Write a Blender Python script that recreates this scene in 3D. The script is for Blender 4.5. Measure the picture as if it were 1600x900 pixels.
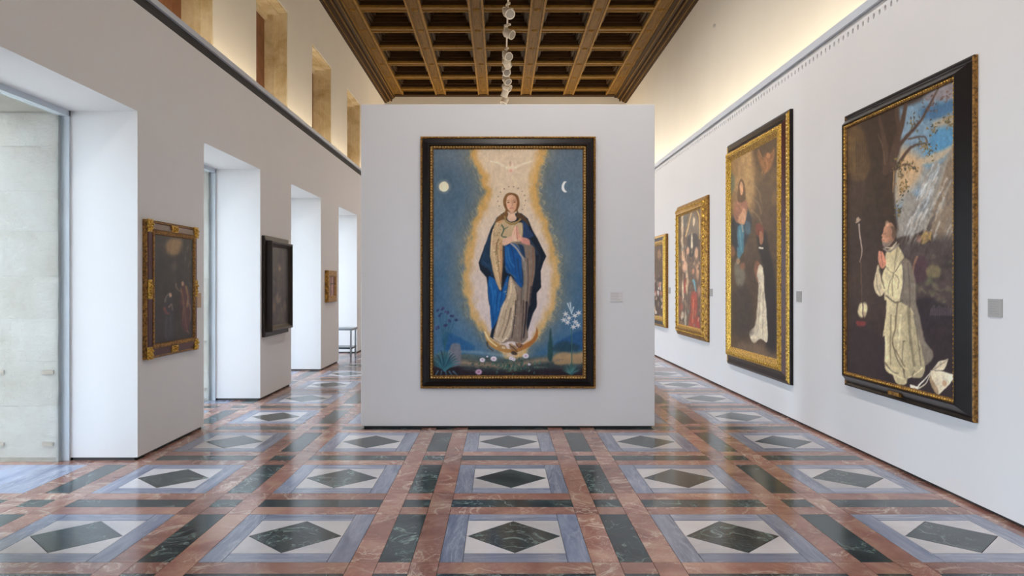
import bpy, bmesh, math, random
import numpy as np
from mathutils import Vector

for _o in list(bpy.data.objects):
    bpy.data.objects.remove(_o)
S = bpy.context.scene
COL = S.collection
R = math.radians
rng = random.Random(7)

# ------------------------------------------------------------------ camera
F = 1160.0                      # focal length in pixels of the 1600 px frame
PX, PY, EYE = 781.0, 442.0, 1.6
cd = bpy.data.cameras.new('camera'); cam = bpy.data.objects.new('camera', cd); COL.objects.link(cam)
cd.sensor_width = 36; cd.lens = 36 * F / 1600
cd.shift_x = (800 - PX) / 1600; cd.shift_y = -(450 - PY) / 1600
cam.location = (0, 0, EYE); cam.rotation_euler = (R(90), 0, 0)
cd.clip_start = .05; cd.clip_end = 300
S.camera = cam
# ------------------------------------------------------------------ sky, exposure
w = bpy.data.worlds.new('sky'); S.world = w; w.use_nodes = True
bg = w.node_tree.nodes['Background']
bg.inputs['Color'].default_value = (.72, .86, 1.0, 1)
bg.inputs['Strength'].default_value = 7.2
S.view_settings.view_transform = 'Standard'; S.view_settings.look = 'None'
S.view_settings.gamma = 1; S.view_settings.use_curve_mapping = False
S.view_settings.exposure = 0.43
SPOT_W = 122
S.cycles.max_bounces = 12; S.cycles.diffuse_bounces = 8; S.cycles.glossy_bounces = 4
S.cycles.transparent_max_bounces = 8
S.cycles.sample_clamp_indirect = 6

# room dimensions
XL, XR = -3.27, 3.40            # lower walls
XUL, XUR = -3.78, 4.16          # upper walls, set back behind the ledges
YF, YB = 24.4, -9.0
ZL = 4.28
ZC = 7.51
ZBM = 7.73
XG = -3.90                      # glass line
PITCH = 3.43
OPEN = [(6.70 + PITCH * k - 1.93, 6.70 + PITCH * k) for k in range(-4, 5)]   # tall window bays
UOPEN = [(9.80 + PITCH * k - 1.71, 9.80 + PITCH * k) for k in range(-5, 5)]

def area(name, loc, rot, sx, sy, power, color, portal=False):
    l = bpy.data.lights.new(name, 'AREA'); l.shape = 'RECTANGLE'; l.size = sx; l.size_y = sy
    l.energy = power; l.color = color
    o = bpy.data.objects.new(name, l); o.location = loc; o.rotation_euler = rot; COL.objects.link(o)
    if portal: l.cycles.is_portal = True
    return o
for (a, b) in OPEN:
    area('window_portal', (-4.62, (a + b) / 2, 1.6), (0, R(-90), 0), 3.2, 2.1, 1, (1, 1, 1), True)
# unseen warm strip lamps added in the two coves, shining up
WARM = (1.0, .83, .60)
area('cove_lamp_left', (-3.50, 7.5, 4.20), (R(180), R(-12), 0), .12, 34.0, 180, WARM)
area('cove_lamp_right', (3.72, 7.5, 4.15), (R(180), R(14), 0), .14, 34.0, 180, WARM)

area('added_cove_lamp_far', (.2, YF - .30, 4.22), (R(180) + R(12), 0, 0), 7.0, .12, 130, WARM)  # unseen lamp added to brighten the far wall

# ------------------------------------------------------------------ materials
def s2l(c):
    c = c / 255.0
    return c / 12.92 if c <= .04045 else ((c + .055) / 1.055) ** 2.4
def rgb(r, g, b, k=1.0): return (s2l(r) * k, s2l(g) * k, s2l(b) * k, 1)

class NT:
    def __init__(s, name):
        s.m = bpy.data.materials.new(name); s.m.use_nodes = True
        s.t = s.m.node_tree; s.b = s.t.nodes['Principled BSDF']; s.out = s.t.nodes['Material Output']
    def n(s, typ, **kw):
        nd = s.t.nodes.new(typ)
        for k, v in kw.items():
            if k in nd.inputs.keys(): nd.inputs[k].default_value = v
            else: setattr(nd, k, v)
        return nd
    def l(s, a, b): s.t.links.new(a, b)
    def coords(s, scale=(1, 1, 1), rand=True):
        g = s.n('ShaderNodeNewGeometry')
        src = g.outputs['Position']
        if rand:
            oi = s.n('ShaderNodeObjectInfo')
            mu = s.n('ShaderNodeVectorMath', operation='MULTIPLY_ADD')
            cx = s.n('ShaderNodeCombineXYZ')
            m1 = s.n('ShaderNodeMath', operation='MULTIPLY'); m1.inputs[1].default_value = 57.3
            s.l(oi.outputs['Random'], m1.inputs[0])
            s.l(m1.outputs[0], cx.inputs[0]); s.l(m1.outputs[0], cx.inputs[1]); s.l(m1.outputs[0], cx.inputs[2])
            ad = s.n('ShaderNodeVectorMath', operation='ADD')
            s.l(src, ad.inputs[0]); s.l(cx.outputs[0], ad.inputs[1]); src = ad.outputs[0]
        mp = s.n('ShaderNodeVectorMath', operation='MULTIPLY'); mp.inputs[1].default_value = scale
        s.l(src, mp.inputs[0])
        return mp.outputs[0]
    def ramp(s, fac, stops, interp='LINEAR'):
        r = s.n('ShaderNodeValToRGB'); cr = r.color_ramp; cr.interpolation = interp
        while len(cr.elements) > 1: cr.elements.remove(cr.elements[-1])
        cr.elements[0].position = stops[0][0]; cr.elements[0].color = stops[0][1]
        for p, c in stops[1:]:
            e = cr.elements.new(p); e.color = c
        s.l(fac, r.inputs[0]); return r.outputs['Color']
    def noise(s, co, scale, detail=4, rough=.55, dist=0):
        nn = s.n('ShaderNodeTexNoise'); nn.inputs['Scale'].default_value = scale
        nn.inputs['Detail'].default_value = detail; nn.inputs['Roughness'].default_value = rough
        nn.inputs['Distortion'].default_value = dist
        s.l(co, nn.inputs['Vector']); return nn.outputs['Fac']
    def mix(s, fac, a, b, mode='MIX'):
        m = s.n('ShaderNodeMix', data_type='RGBA', blend_type=mode)
        if isinstance(fac, float): m.inputs[0].default_value = fac
        else: s.l(fac, m.inputs[0])
        for v, i in ((a, 6), (b, 7)):
            if isinstance(v, tuple): m.inputs[i].default_value = v
            else: s.l(v, m.inputs[i])
        return m.outputs[2]
    def bump(s, h, strength=.3, dist=.01):
        b = s.n('ShaderNodeBump'); b.inputs['Strength'].default_value = strength
        b.inputs['Distance'].default_value = dist
        s.l(h, b.inputs['Height']); s.l(b.outputs[0], s.b.inputs['Normal'])
    def fin(s, col=None, rough=.5, metal=0, spec=.5):
        if col is not None:
            if isinstance(col, tuple): s.b.inputs['Base Color'].default_value = col
            else: s.l(col, s.b.inputs['Base Color'])
        s.b.inputs['Roughness'].default_value = rough; s.b.inputs['Metallic'].default_value = metal
        s.b.inputs['Specular IOR Level'].default_value = spec
        return s.m

def simple(name, c, rough=.5, metal=0, spec=.5, var=.06, scale=3.0, bump=0):
    t = NT(name); co = t.coords((1, 1, 1), rand=False)
    nf = t.noise(co, scale, 4)
    d = tuple(x * (1 - var) for x in c[:3]) + (1,); u = tuple(min(1, x * (1 + var)) for x in c[:3]) + (1,)
    col = t.ramp(nf, [(.3, d), (.7, u)])
    if bump: t.bump(t.noise(co, scale * 30, 3), bump, .002)
    return t.fin(col, rough, metal, spec)

def marble(name, base, dark, light, vein, vs=3.0, scale=(1, 1, 1), vw=.012, rough=.17, vamt=.8):
    t = NT(name); co = t.coords(scale)
    n1 = t.noise(co, vs * .8, 6, .6, .8)
    col = t.ramp(n1, [(.32, dark), (.5, base), (.68, light)])
    for k, (sc, wd, am) in enumerate(((vs * .75, vw, vamt), (vs * 2.1, vw * .8, vamt * .55))):
        nv = t.noise(co, sc, 5, .55, 1.6 + k)
        m = t.n('ShaderNodeMath', operation='SUBTRACT'); m.inputs[1].default_value = .5; t.l(nv, m.inputs[0])
        a = t.n('ShaderNodeMath', operation='ABSOLUTE'); t.l(m.outputs[0], a.inputs[0])
        vr = t.ramp(a.outputs[0], [(0, (am, am, am, 1)), (wd, (am * .3,) * 3 + (1,)), (wd * 3, (0, 0, 0, 1))])
        gate = t.ramp(t.noise(co, vs * .5, 2), [(.36, (0, 0, 0, 1)), (.56, (1, 1, 1, 1))])
        vr2 = t.mix(1.0, vr, gate, 'MULTIPLY')
        rgb2 = t.n('ShaderNodeRGBToBW'); t.l(vr2, rgb2.inputs[0])
        col = t.mix(rgb2.outputs[0], col, vein)
    oi = t.n('ShaderNodeObjectInfo')
    val = t.ramp(oi.outputs['Random'], [(0, (.80, .80, .80, 1)), (1, (1.12, 1.12, 1.12, 1))])
    col = t.mix(1.0, col, val, 'MULTIPLY')
    return t.fin(col, rough, 0, .55)

M = {}
M['white'] = simple('white_wall_paint', rgb(226, 225, 226), .75, spec=.25, var=.012, scale=1.2, bump=.02)
M['cream'] = simple('cream_upper_plaster', rgb(224, 218, 205), .8, spec=.2, var=.02, scale=1.0, bump=.04)
M['panelw'] = simple('pale_grey_board_paint', rgb(228, 229, 233), .7, spec=.25, var=.01, scale=1.0)
M['lip'] = simple('pale_ledge_metal', rgb(205, 212, 222), .45, spec=.4, var=.02)
M['dark'] = simple('dark_shadow_gap', rgb(58, 56, 56), .8, var=.05)
M['slot'] = simple('dark_grille_back', rgb(50, 50, 54), .8, var=.05)
M['skirt'] = simple('dark_recessed_skirting', rgb(52, 48, 48), .6, var=.05)
M['frame_metal'] = simple('grey_blue_window_metal', rgb(205, 214, 222), .5, 0, var=.03)
M['steel'] = simple('satin_steel', rgb(150, 155, 160), .3, .8, var=.03)
M['darkglass'] = simple('dark_shelf', rgb(40, 52, 54), .25, var=.05)
M['grout'] = simple('dark_grout', rgb(78, 72, 74), .8, var=.1)
M['black'] = simple('black_lacquered_wood', rgb(22, 15, 15), .3, spec=.3, var=.25, scale=6)
M['brownblack'] = simple('dark_brown_frame_wood', rgb(36, 26, 20), .4, spec=.3, var=.25, scale=6)
M['redbrown'] = simple('red_brown_lacquer', rgb(74, 30, 26), .35, var=.3, scale=8)
M['plate'] = simple('grey_label_card', rgb(170, 168, 166), .6, var=.02)
M['platew'] = simple('white_label_card', rgb(222, 220, 222), .6, var=.01)
M['platet'] = simple('tan_label_card', rgb(190, 160, 135), .6, var=.02)
M['print'] = simple('grey_print', rgb(150, 148, 147), .7, var=.02)
M['white_spot'] = simple('white_lamp_enamel', rgb(222, 214, 200), .35, var=.03)
M['lens'] = simple('dark_lamp_lens', rgb(150, 144, 134), .2, spec=.8, var=.05)
M['shutter'] = simple('brown_wood_shutter', rgb(126, 82, 52), .6, var=.2, scale=5)
M['lug'] = simple('weathered_lug', rgb(150, 134, 112), .8, var=.15, scale=12)
M['arc'] = simple('pale_curved_line', rgb(196, 176, 160), .5, var=.05)
M['ground'] = simple('pale_courtyard_ground', rgb(190, 182, 170), .9, var=.08, scale=.6)
M['edge'] = simple('canvas_edge', rgb(90, 70, 50), .8, var=.1)

def gold(name, c1, c2, scale=60, rough=.38, metal=.75):
    t = NT(name); co = t.coords((1, 1, 1), rand=False)
    nf = t.noise(co, scale, 3, .6)
    col = t.ramp(nf, [(.35, c1), (.65, c2)])
    t.bump(t.noise(co, scale * 1.3, 3), .6, .006)
    return t.fin(col, rough, metal, .5)
M['gold'] = gold('carved_gilding', rgb(120, 82, 22), rgb(240, 196, 90))
M['goldsoft'] = gold('worn_gilding', rgb(110, 72, 24), rgb(196, 148, 66), 25, .45, .6)
M['golddark'] = gold('dull_old_gilding', rgb(84, 56, 24), rgb(170, 124, 60), 50, .5, .5)
M['goldpale'] = gold('pale_bead_gilding', rgb(190, 150, 80), rgb(246, 220, 150), 80, .35, .7)

M['green'] = marble('dark_green_marble', rgb(34, 50, 56), rgb(20, 33, 39), rgb(52, 70, 74), rgb(140, 158, 152), 3.4, vw=.010, vamt=.8)
M['red'] = marble('red_veined_marble', rgb(154, 110, 98), rgb(126, 84, 76), rgb(176, 138, 120), rgb(216, 194, 176), 2.4, vw=.011)
M['bluey'] = marble('blue_grey_marble', rgb(130, 136, 158), rgb(106, 114, 138), rgb(154, 159, 178), rgb(204, 208, 216), 2.6, scale=(5, .7, 1), vw=.02, vamt=.35)
M['bluex'] = marble('blue_grey_marble_cross', rgb(130, 136, 158), rgb(106, 114, 138), rgb(154, 159, 178), rgb(204, 208, 216), 2.6, scale=(.7, 5, 1), vw=.02, vamt=.35)
M['wmarb'] = marble('white_marble', rgb(204, 199, 201), rgb(190, 187, 192), rgb(216, 211, 210), rgb(180, 178, 186), 2.0, vw=.008, vamt=.3)

def wood(name, c1, c2, scale, rough=.62):
    t = NT(name); co = t.coords(scale)
    nf = t.noise(co, 3, 6, .6, .6)
    col = t.ramp(nf, [(.3, c1), (.55, c2), (.75, c1)])
    t.bump(nf, .25, .01)
    return t.fin(col, rough, 0, .14)
M['woody'] = wood('golden_brown_wood_long', rgb(66, 45, 14), rgb(106, 76, 26), (8, .6, 6))
M['woodx'] = wood('golden_brown_wood_cross', rgb(66, 45, 14), rgb(106, 76, 26), (.6, 8, 6))
M['wooddark'] = wood('dark_coffer_wood', rgb(34, 22, 10), rgb(58, 38, 16), (.6, 9, 6))
M['woodlite'] = wood('golden_fillet_wood', rgb(104, 76, 30), rgb(134, 100, 44), (2, 2, 6))

def stone():
    t = NT('rough_cream_limestone'); co = t.coords((1, 1, 1))
    n1 = t.noise(co, 1.6, 6, .65); n2 = t.noise(co, 14, 6, .7)
    col = t.ramp(n1, [(.3, rgb(176, 168, 150)), (.5, rgb(190, 183, 170)), (.7, rgb(200, 196, 186))])
    spots = t.ramp(n2, [(.25, rgb(180, 168, 140)), (.42, (1, 1, 1, 1))])
    col = t.mix(.5, col, spots, 'MULTIPLY')
    oi = t.n('ShaderNodeObjectInfo')
    val = t.ramp(oi.outputs['Random'], [(0, (.92, .91, .9, 1)), (1, (1.04, 1.04, 1.04, 1))])
    col = t.mix(1.0, col, val, 'MULTIPLY')
    t.bump(t.noise(co, 9, 8, .75), 1.0, .05)
    return t.fin(col, .95, 0, .15)
M['stone'] = stone()
def stone2():
    t = NT('warm_dressed_stone'); co = t.coords((1, 1, 1), rand=False)
    n1 = t.noise(co, 2.2, 6, .65, .5)
    col = t.ramp(n1, [(.3, rgb(176, 152, 110)), (.5, rgb(206, 188, 150)), (.7, rgb(224, 212, 184))])
    t.bump(t.noise(co, 12, 6, .7), .5, .02)
    return t.fin(col, .9, 0, .2)
M['stonew'] = stone2()
def glass():
    m = bpy.data.materials.new('window_glass'); m.use_nodes = True; t = m.node_tree
    for n in list(t.nodes):
        if n.type == 'BSDF_PRINCIPLED': t.nodes.remove(n)
    tr = t.nodes.new('ShaderNodeBsdfTransparent'); tr.inputs[0].default_value = (.97, .98, .985, 1)
    gl = t.nodes.new('ShaderNodeBsdfGlossy'); gl.inputs['Roughness'].default_value = .02
    fr = t.nodes.new('ShaderNodeFresnel'); fr.inputs['IOR'].default_value = 1.45
    mx = t.nodes.new('ShaderNodeMixShader')
    sc = t.nodes.new('ShaderNodeMath'); sc.operation = 'MULTIPLY'; sc.inputs[1].default_value = .6
    t.links.new(fr.outputs[0], sc.inputs[0]); t.links.new(sc.outputs[0], mx.inputs[0])
    t.links.new(tr.outputs[0], mx.inputs[1]); t.links.new(gl.outputs[0], mx.inputs[2])
    t.links.new(mx.outputs[0], t.nodes['Material Output'].inputs['Surface'])
    return m
M['glass'] = glass()
def paintmat():
    t = NT('painted_canvas')
    a = t.n('ShaderNodeVertexColor'); a.layer_name = 'paint'
    co = t.coords((1, 1, 1), rand=False)
    t.bump(t.noise(co, 90, 3), .15, .002)
    return t.fin(a.outputs['Color'], .42, 0, .3)
M['paint'] = paintmat()

# ------------------------------------------------------------------ mesh helpers
class MB:
    def __init__(s): s.v = []; s.f = []
    def box(s, x0, x1, y0, y1, z0, z1):
        b = len(s.v)
        s.v += [(x0, y0, z0), (x1, y0, z0), (x1, y1, z0), (x0, y1, z0), (x0, y0, z1), (x1, y0, z1), (x1, y1, z1), (x0, y1, z1)]
        s.f += [tuple(b + i for i in q) for q in ((0, 3, 2, 1), (4, 5, 6, 7), (0, 1, 5, 4), (1, 2, 6, 5), (2, 3, 7, 6), (3, 0, 4, 7))]
        return s
    def prism(s, poly, z0, z1):
        b = len(s.v); n = len(poly)
        s.v += [(x, y, z0) for x, y in poly] + [(x, y, z1) for x, y in poly]
        s.f.append(tuple(b + i for i in reversed(range(n)))); s.f.append(tuple(b + n + i for i in range(n)))
        s.f += [(b + i, b + (i + 1) % n, b + n + (i + 1) % n, b + n + i) for i in range(n)]
        return s
    def quad(s, a, b_, c, d):
        b = len(s.v); s.v += [a, b_, c, d]; s.f.append((b, b + 1, b + 2, b + 3)); return s
    def ring(s, pts, closed_profile=False):
        """pts: list of rings, each a list of points of the same length; joins successive rings"""
        b = len(s.v); n = len(pts[0])
        for r in pts: s.v += list(r)
        for k in range(len(pts) - 1):
            for i in range(n):
                j = (i + 1) % n
                s.f.append((b + k * n + i, b + k * n + j, b + (k + 1) * n + j, b + (k + 1) * n + i))
        return s
    def tube(s, p, q, r0, r1=None, n=12, caps=True):
        r1 = r0 if r1 is None else r1
        p = Vector(p); q = Vector(q); d = (q - p).normalized()
        a = d.orthogonal().normalized(); c = d.cross(a)
        b = len(s.v)
        for (o, r) in ((p, r0), (q, r1)):
            for i in range(n):
                t = 2 * math.pi * i / n
                s.v.append(tuple(o + a * (r * math.cos(t)) + c * (r * math.sin(t))))
        for i in range(n):
            j = (i + 1) % n; s.f.append((b + i, b + j, b + n + j, b + n + i))
        if caps:
            s.f.append(tuple(b + i for i in reversed(range(n)))); s.f.append(tuple(b + n + i for i in range(n)))
        return s
    def mesh(s, name, m):
        me = bpy.data.meshes.new(name); me.from_pydata(s.v, [], s.f); me.validate()
        bm = bmesh.new(); bm.from_mesh(me); bmesh.ops.recalc_face_normals(bm, faces=bm.faces); bm.to_mesh(me); bm.free()
        me.materials.append(M[m] if isinstance(m, str) else m); return me
    def obj(s, name, m, parent=None, kind=None, loc=None, smooth=False, bevel=0):
        me = s.mesh(name, m)
        if smooth: me.shade_smooth()
        o = bpy.data.objects.new(name, me); COL.objects.link(o)
        if parent: o.parent = parent
        if kind: o['kind'] = kind
        if loc: o.location = loc
        if bevel:
            md = o.modifiers.new('bevel', 'BEVEL'); md.width = bevel; md.segments = 2; md.limit_method = 'ANGLE'
        return o
def inst(me, name, parent, loc, rot=None, kind=None):
    o = bpy.data.objects.new(name, me); COL.objects.link(o)
    if parent: o.parent = parent
    o.location = loc
    if rot: o.rotation_euler = rot
    if kind: o['kind'] = kind
    return o
def thing(name, label, cat, loc=(0, 0, 0), rotz=0, group=None):
    o = bpy.data.objects.new(name, None); o.empty_display_size = .1; COL.objects.link(o)
    o.location = loc; o.rotation_euler = (0, 0, rotz)
    o['label'] = label; o['category'] = cat
    if group: o['group'] = group
    return o
def tag(o, label, cat, group=None):
    o['label'] = label; o['category'] = cat
    if group: o['group'] = group
    return o

# ------------------------------------------------------------------ floor
TX, TY = 1.3836, 1.396          # tile pitch
OX, OY = .089, 4.693
floor = MB().box(-4.62, 3.45, YB, YF + .1, -.12, -.014).obj('floor', 'grout', kind='structure')
tw, th = .631 * TX / 2, .631 * TY / 2      # half size of the square panel
iw, ih = .436 * TX / 2, .430 * TY / 2      # half size of its white field
J = .0016
def rect(x0, x1, y0, y1): return [(x0 + J, y0 + J), (x1 - J, y0 + J), (x1 - J, y1 - J), (x0 + J, y1 - J)]
def tri(a, b, c):
    cx = (a[0] + b[0] + c[0]) / 3; cy = (a[1] + b[1] + c[1]) / 3
    return [(p[0] + (cx - p[0]) * .008, p[1] + (cy - p[1]) * .008) for p in (a, b, c)]
bx = TX - 2 * tw; by = TY - 2 * th          # band widths
rx, ry = .116 * TX, .121 * TY
x1, x2, x3, x4 = tw, tw + rx, tw + bx - rx, tw + bx
y1, y2, y3, y4 = th, th + ry, th + by - ry, th + by
dw, dh = iw * .975, ih * .975
TILE = [('green_diamond', 'green', [(-dw, 0), (0, -dh), (dw, 0), (0, dh)]),
        ('white_triangle', 'wmarb', None)]
ptsc = [(-iw, -ih), (iw, -ih), (iw, ih), (-iw, ih)]
e = .004
pieces_tile = [('green_diamond', 'green', [(-dw + e, 0), (0, -dh + e), (dw - e, 0), (0, dh - e)])]
# four white corner pieces (pentagon-like slivers around the diamond)
for sx, sy in ((-1, -1), (1, -1), (1, 1), (-1, 1)):
    poly = [(sx * (iw - J), 0 + sy * J), (sx * (iw - J), sy * (ih - J)), (0 + sx * J, sy * (ih - J)), (sx * J, sy * (dh + .001)), (sx * (dw + .001), sy * J)]
    if sx * sy < 0: poly = poly[::-1]
    pieces_tile.append(('white_corner', 'wmarb', poly))
pieces_tile += [('blue_grey_border', 'bluey', rect(-tw, -iw, -th, th)), ('blue_grey_border', 'bluey', rect(iw, tw, -th, th)),
                ('blue_grey_border', 'bluex', rect(-iw, iw, -th, -ih)), ('blue_grey_border', 'bluex', rect(-iw, iw, ih, th))]
pieces_trans = [('red_bar', 'red', rect(-tw, tw, y1, y2)), ('green_bar', 'green', rect(-tw, tw, y2, y3)), ('red_bar', 'red', rect(-tw, tw, y3, y4))]
pieces_long = [('red_strip', 'red', rect(x1, x2, -th, th)), ('green_strip', 'green', rect(x2, x3, -th, th)), ('red_strip', 'red', rect(x3, x4, -th, th)),
               ('red_joint_block', 'red', rect(x1, x2, y1, y4)), ('red_joint_block', 'red', rect(x3, x4, y1, y4)),
               ('red_block', 'red', rect(x2, x3, y1, y2)), ('green_block', 'green', rect(x2, x3, y2, y3)), ('red_block', 'red', rect(x2, x3, y3, y4))]
edge_right = [('red_strip', 'red', [(x1 + J, -th + J), (3.449 - OX - 2 * TX, -th + J), (3.449 - OX - 2 * TX, th - J), (x1 + J, th - J)]),
              ('red_joint_block', 'red', [(x1 + J, y1 + J), (3.449 - OX - 2 * TX, y1 + J), (3.449 - OX - 2 * TX, y4 - J), (x1 + J, y4 - J)])]
xe = -4.56 - OX + 3 * TX
edge_left = [('blue_grey_border', 'bluey', rect(xe, tw, -th, th)), ('red_bar', 'red', rect(xe, tw, y1, y2)),
             ('green_bar', 'green', rect(xe, tw, y2, y3)), ('red_bar', 'red', rect(xe, tw, y3, y4))]
mesh_cache = {}
def cell(pieces, key, c, r, far):
    for i, (nm, mt, poly) in enumerate(pieces):
        ox, oy = OX + c * TX, OY + r * TY
        if far is not None:
            far.setdefault((nm, mt), MB()).prism([(x + ox, y + oy) for x, y in poly], -.0139, 0)
            continue
        k = (key, i)
        if k not in mesh_cache:
            mesh_cache[k] = MB().prism(poly, -.0139, 0).mesh(nm, mt)
        inst(mesh_cache[k], nm, floor, (ox, oy, 0))
farm = {}
for r in range(-9, 14):
    far = None if -1 <= r <= 8 else farm
    if OY + r * TY - th > YF - .2: continue
    for c in range(-2, 3):
        cell(pieces_tile, 'tile', c, r, far)
        cell(pieces_trans, 'trans', c, r, far)
    for c in range(-3, 2):
        cell(pieces_long, 'long', c, r, far)
    cell(edge_right, 'er', 2, r, far)
    cell(edge_left, 'el', -3, r, far)
for (nm, mt), mb in farm.items():
    mb.obj(nm, mt, floor, kind='stuff')

# ------------------------------------------------------------------ walls
G = .025                         # shadow gap under the walls
ztop = 3.15
def wall_open_boxes(mb, x0, x1, ops, z0, z1, za, zb):
    """solid wall between x0 and x1 with openings ops cut from za to zb"""
    y = YB
    for (a, b) in ops:
        mb.box(x0, x1, y, a, z0, z1)
        if za > z0: mb.box(x0, x1, a, b, z0, za)
        if zb < z1: mb.box(x0, x1, a, b, zb, z1)
        y = b
    mb.box(x0, x1, y, YF, z0, z1)
mb = MB(); wall_open_boxes(mb, XG + .02, XL, OPEN, G, 4.12, G, ztop)
wl = mb.obj('wall_left', 'white', kind='structure')
mb = MB()
y = YB
for (a, b) in OPEN + [(YF, YF)]:
    mb.box(XG + .05, XL - .03, y + .0, a, 0, G); y = b
mb.obj('baseboard_left', 'skirt', kind='structure')
# ledge of the left wall: dark shadow gap and pale lip, cove floor behind
MB().box(XUL, XL - .015, YB, YF, 4.12, 4.19).obj('trim_1', 'dark', kind='structure')
mb = MB().box(XL - .05, XL + .02, YB, YF, 4.225, 4.285)
o = mb.obj('trim_2', 'lip', kind='structure')
MB().box(XL - .03, XL - .012, YB, YF, 4.19, 4.225).obj('trim_3', 'dark', kind='structure')
# upper left wall with deep stone windows
mb = MB(); wall_open_boxes(mb, XUL - .42, XUL, UOPEN, 4.19, 8.35, 4.19, 6.42)
mb.obj('wall_upper_left', 'cream', kind='structure')
# right wall
MB().box(XR, XR + .9, YB, YF, G, 3.985).obj('wall_right', 'white', kind='structure')
MB().box(XR + .03, XR + .2, YB, YF, 0, G).obj('baseboard_right', 'skirt', kind='structure')
# pierced strip under the right ledge: real slots with a dark back
mb = MB(); p = .10; y = 2.0
zs0, zs1, za, zb = 3.985, 4.105, 3.998, 4.054
hw = .019
def col_poly(x): pass
ny = int((YF - 2.0) / p)
xs = XR
mb.quad((xs, YB, zs0), (xs, YF, zs0), (xs, YF, za - .006), (xs, YB, za - .006))
mb.quad((xs, YB, zb + .006), (xs, YF, zb + .006), (xs, YF, zs1), (xs, YB, zs1))
mb.quad((xs, YB, za - .006), (xs, 2.0, za - .006), (xs, 2.0, zb + .006), (xs, YB, zb + .006))
for k in range(ny):
    yc = 2.0 + (k + .5) * p; ya, yb = yc - p / 2, yc + p / 2
    zc = (za + zb) / 2; ro = [(yc + hw * math.cos(t), zc + (zb - za) / 2 * math.sin(t)) for t in [2 * math.pi * i / 8 + math.pi / 8 for i in range(8)]]
    sq = [(yb, zc + .012), (yc + .012, zb + .006), (yc - .012, zb + .006), (ya, zc + .012), (ya, zc - .012), (yc - .012, za - .006), (yc + .012, za - .006), (yb, zc - .012)]
    b = len(mb.v)
    mb.v += [(xs, q[0], q[1]) for q in sq] + [(xs, q[0], q[1]) for q in ro] + [(xs + .03, q[0], q[1]) for q in ro]
    cs = [(xs, yb, zb + .006), (xs, ya, zb + .006), (xs, ya, za - .006), (xs, yb, za - .006)]
    mb.v += cs
    for i in range(8):
        j = (i + 1) % 8
        mb.f.append((b + i, b + j, b + 8 + j, b + 8 + i)); mb.f.append((b + 8 + i, b + 8 + j, b + 16 + j, b + 16 + i))
    mb.f += [(b, b + 24, b + 1), (b + 2, b + 25, b + 3), (b + 4, b + 26, b + 5), (b + 6, b + 27, b + 7)]
t4 = mb.obj('trim_4', 'white', kind='structure')
MB().box(XR + .03, XR + .06, YB, YF, zs0, zs1).obj('grille_back', 'slot', t4)
MB().box(XR + .06, XR + .9, YB, YF, 3.985, 4.105).obj('trim_7', 'white', kind='structure')
MB().box(XR - .035, XR + .06, YB, YF, 4.11, 4.19).obj('trim_5', 'lip', kind='structure')
MB().box(XUR, XUR + .25, YB, YF, 4.105, 8.35).obj('wall_upper_right', 'cream', kind='structure')
MB().box(-4.2, 4.41, YF, YF + .25, 0, 8.35).obj('wall_far', 'cream', kind='structure')
MB().box(-4.2, 4.41, YB - .25, YB, 0, 8.35).obj('wall_near', 'cream', kind='structure')

MB().box(XL, XR, YF - .45, YF, G, 4.12).obj('wall_back', 'white', kind='structure')
MB().box(XL, XR, YF - .47, YF - .40, 4.12, 4.28).obj('trim_6', 'lip', kind='structure')
# outer stone wall, its window reveals laid in courses
XO = -4.50
mb = MB()
y = YB
so = [(a + .08, b - .07) for a, b in OPEN]
for (a, b) in so:
    mb.box(XO, XG - .05, y, a - .12, 0, 4.19); mb.box(XO, XG - .05, a - .12, b + .12, 3.24, 4.19); y = b + .12
mb.box(XO, XG - .05, y, YF, 0, 4.19)
ws = mb.obj('wall_outer', 'stone', kind='structure')
def rough_block(x0, x1, y0, y1, z0, z1, amp, seed):
    rr = random.Random(seed)
    bm = bmesh.new(); bmesh.ops.create_cube(bm, size=1)
    bmesh.ops.subdivide_edges(bm, edges=bm.edges[:], cuts=2, use_grid_fill=True)
    for v in bm.verts:
        fx, fy, fz = v.co.x + .5, v.co.y + .5, v.co.z + .5
        v.co = (x0 + (x1 - x0) * fx, y0 + (y1 - y0) * fy, z0 + (z1 - z0) * fz)
        v.co += Vector((rr.uniform(-amp, amp), rr.uniform(-amp * .6, amp * .6), rr.uniform(-amp, amp) * .5 if 0 < fz < 1 else 0))
    me = bpy.data.meshes.new('stone_block'); bm.to_mesh(me); bm.free(); me.materials.append(M['stone'])
    o = bpy.data.objects.new('stone_block', me); COL.objects.link(o); o.parent = ws
    md = o.modifiers.new('ed', 'BEVEL'); md.width = .0015; md.segments = 1; md.limit_method = 'ANGLE'; md.angle_limit = R(50)
courses = [0.0, .50, .90, 1.28, 1.66, 2.06, 2.42, 2.82, 3.12]
for wi, (a, b) in enumerate(so):
    if wi not in (3, 4, 5, 6): continue
    for k in range(len(courses) - 1):
        z0, z1 = courses[k] + .0005, courses[k + 1] - .0005
        rr = random.Random(wi * 50 + k)
        if True:
            rough_block(XO, XG - .045, b, b + .118, z0, z1 , .004, wi * 100 + k)
        else:
            m_ = -4.24 + rr.uniform(-.06, .06)
            rough_block(XO, m_ - .0008, b, b + .118, z0, z1 , .004, wi * 100 + k)
            rough_block(m_ + .0008, XG - .045, b + .004, b + .118, z0, z1 , .004, wi * 100 + 30 + k)
        rough_block(XO, XG - .045, a - .118, a, z0, z1 , .004, wi * 100 + 60 + k)
    rough_block(XO, XG - .045, a - .1, b + .1, 3.125, 3.24, .006, wi * 100 + 90)
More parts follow.
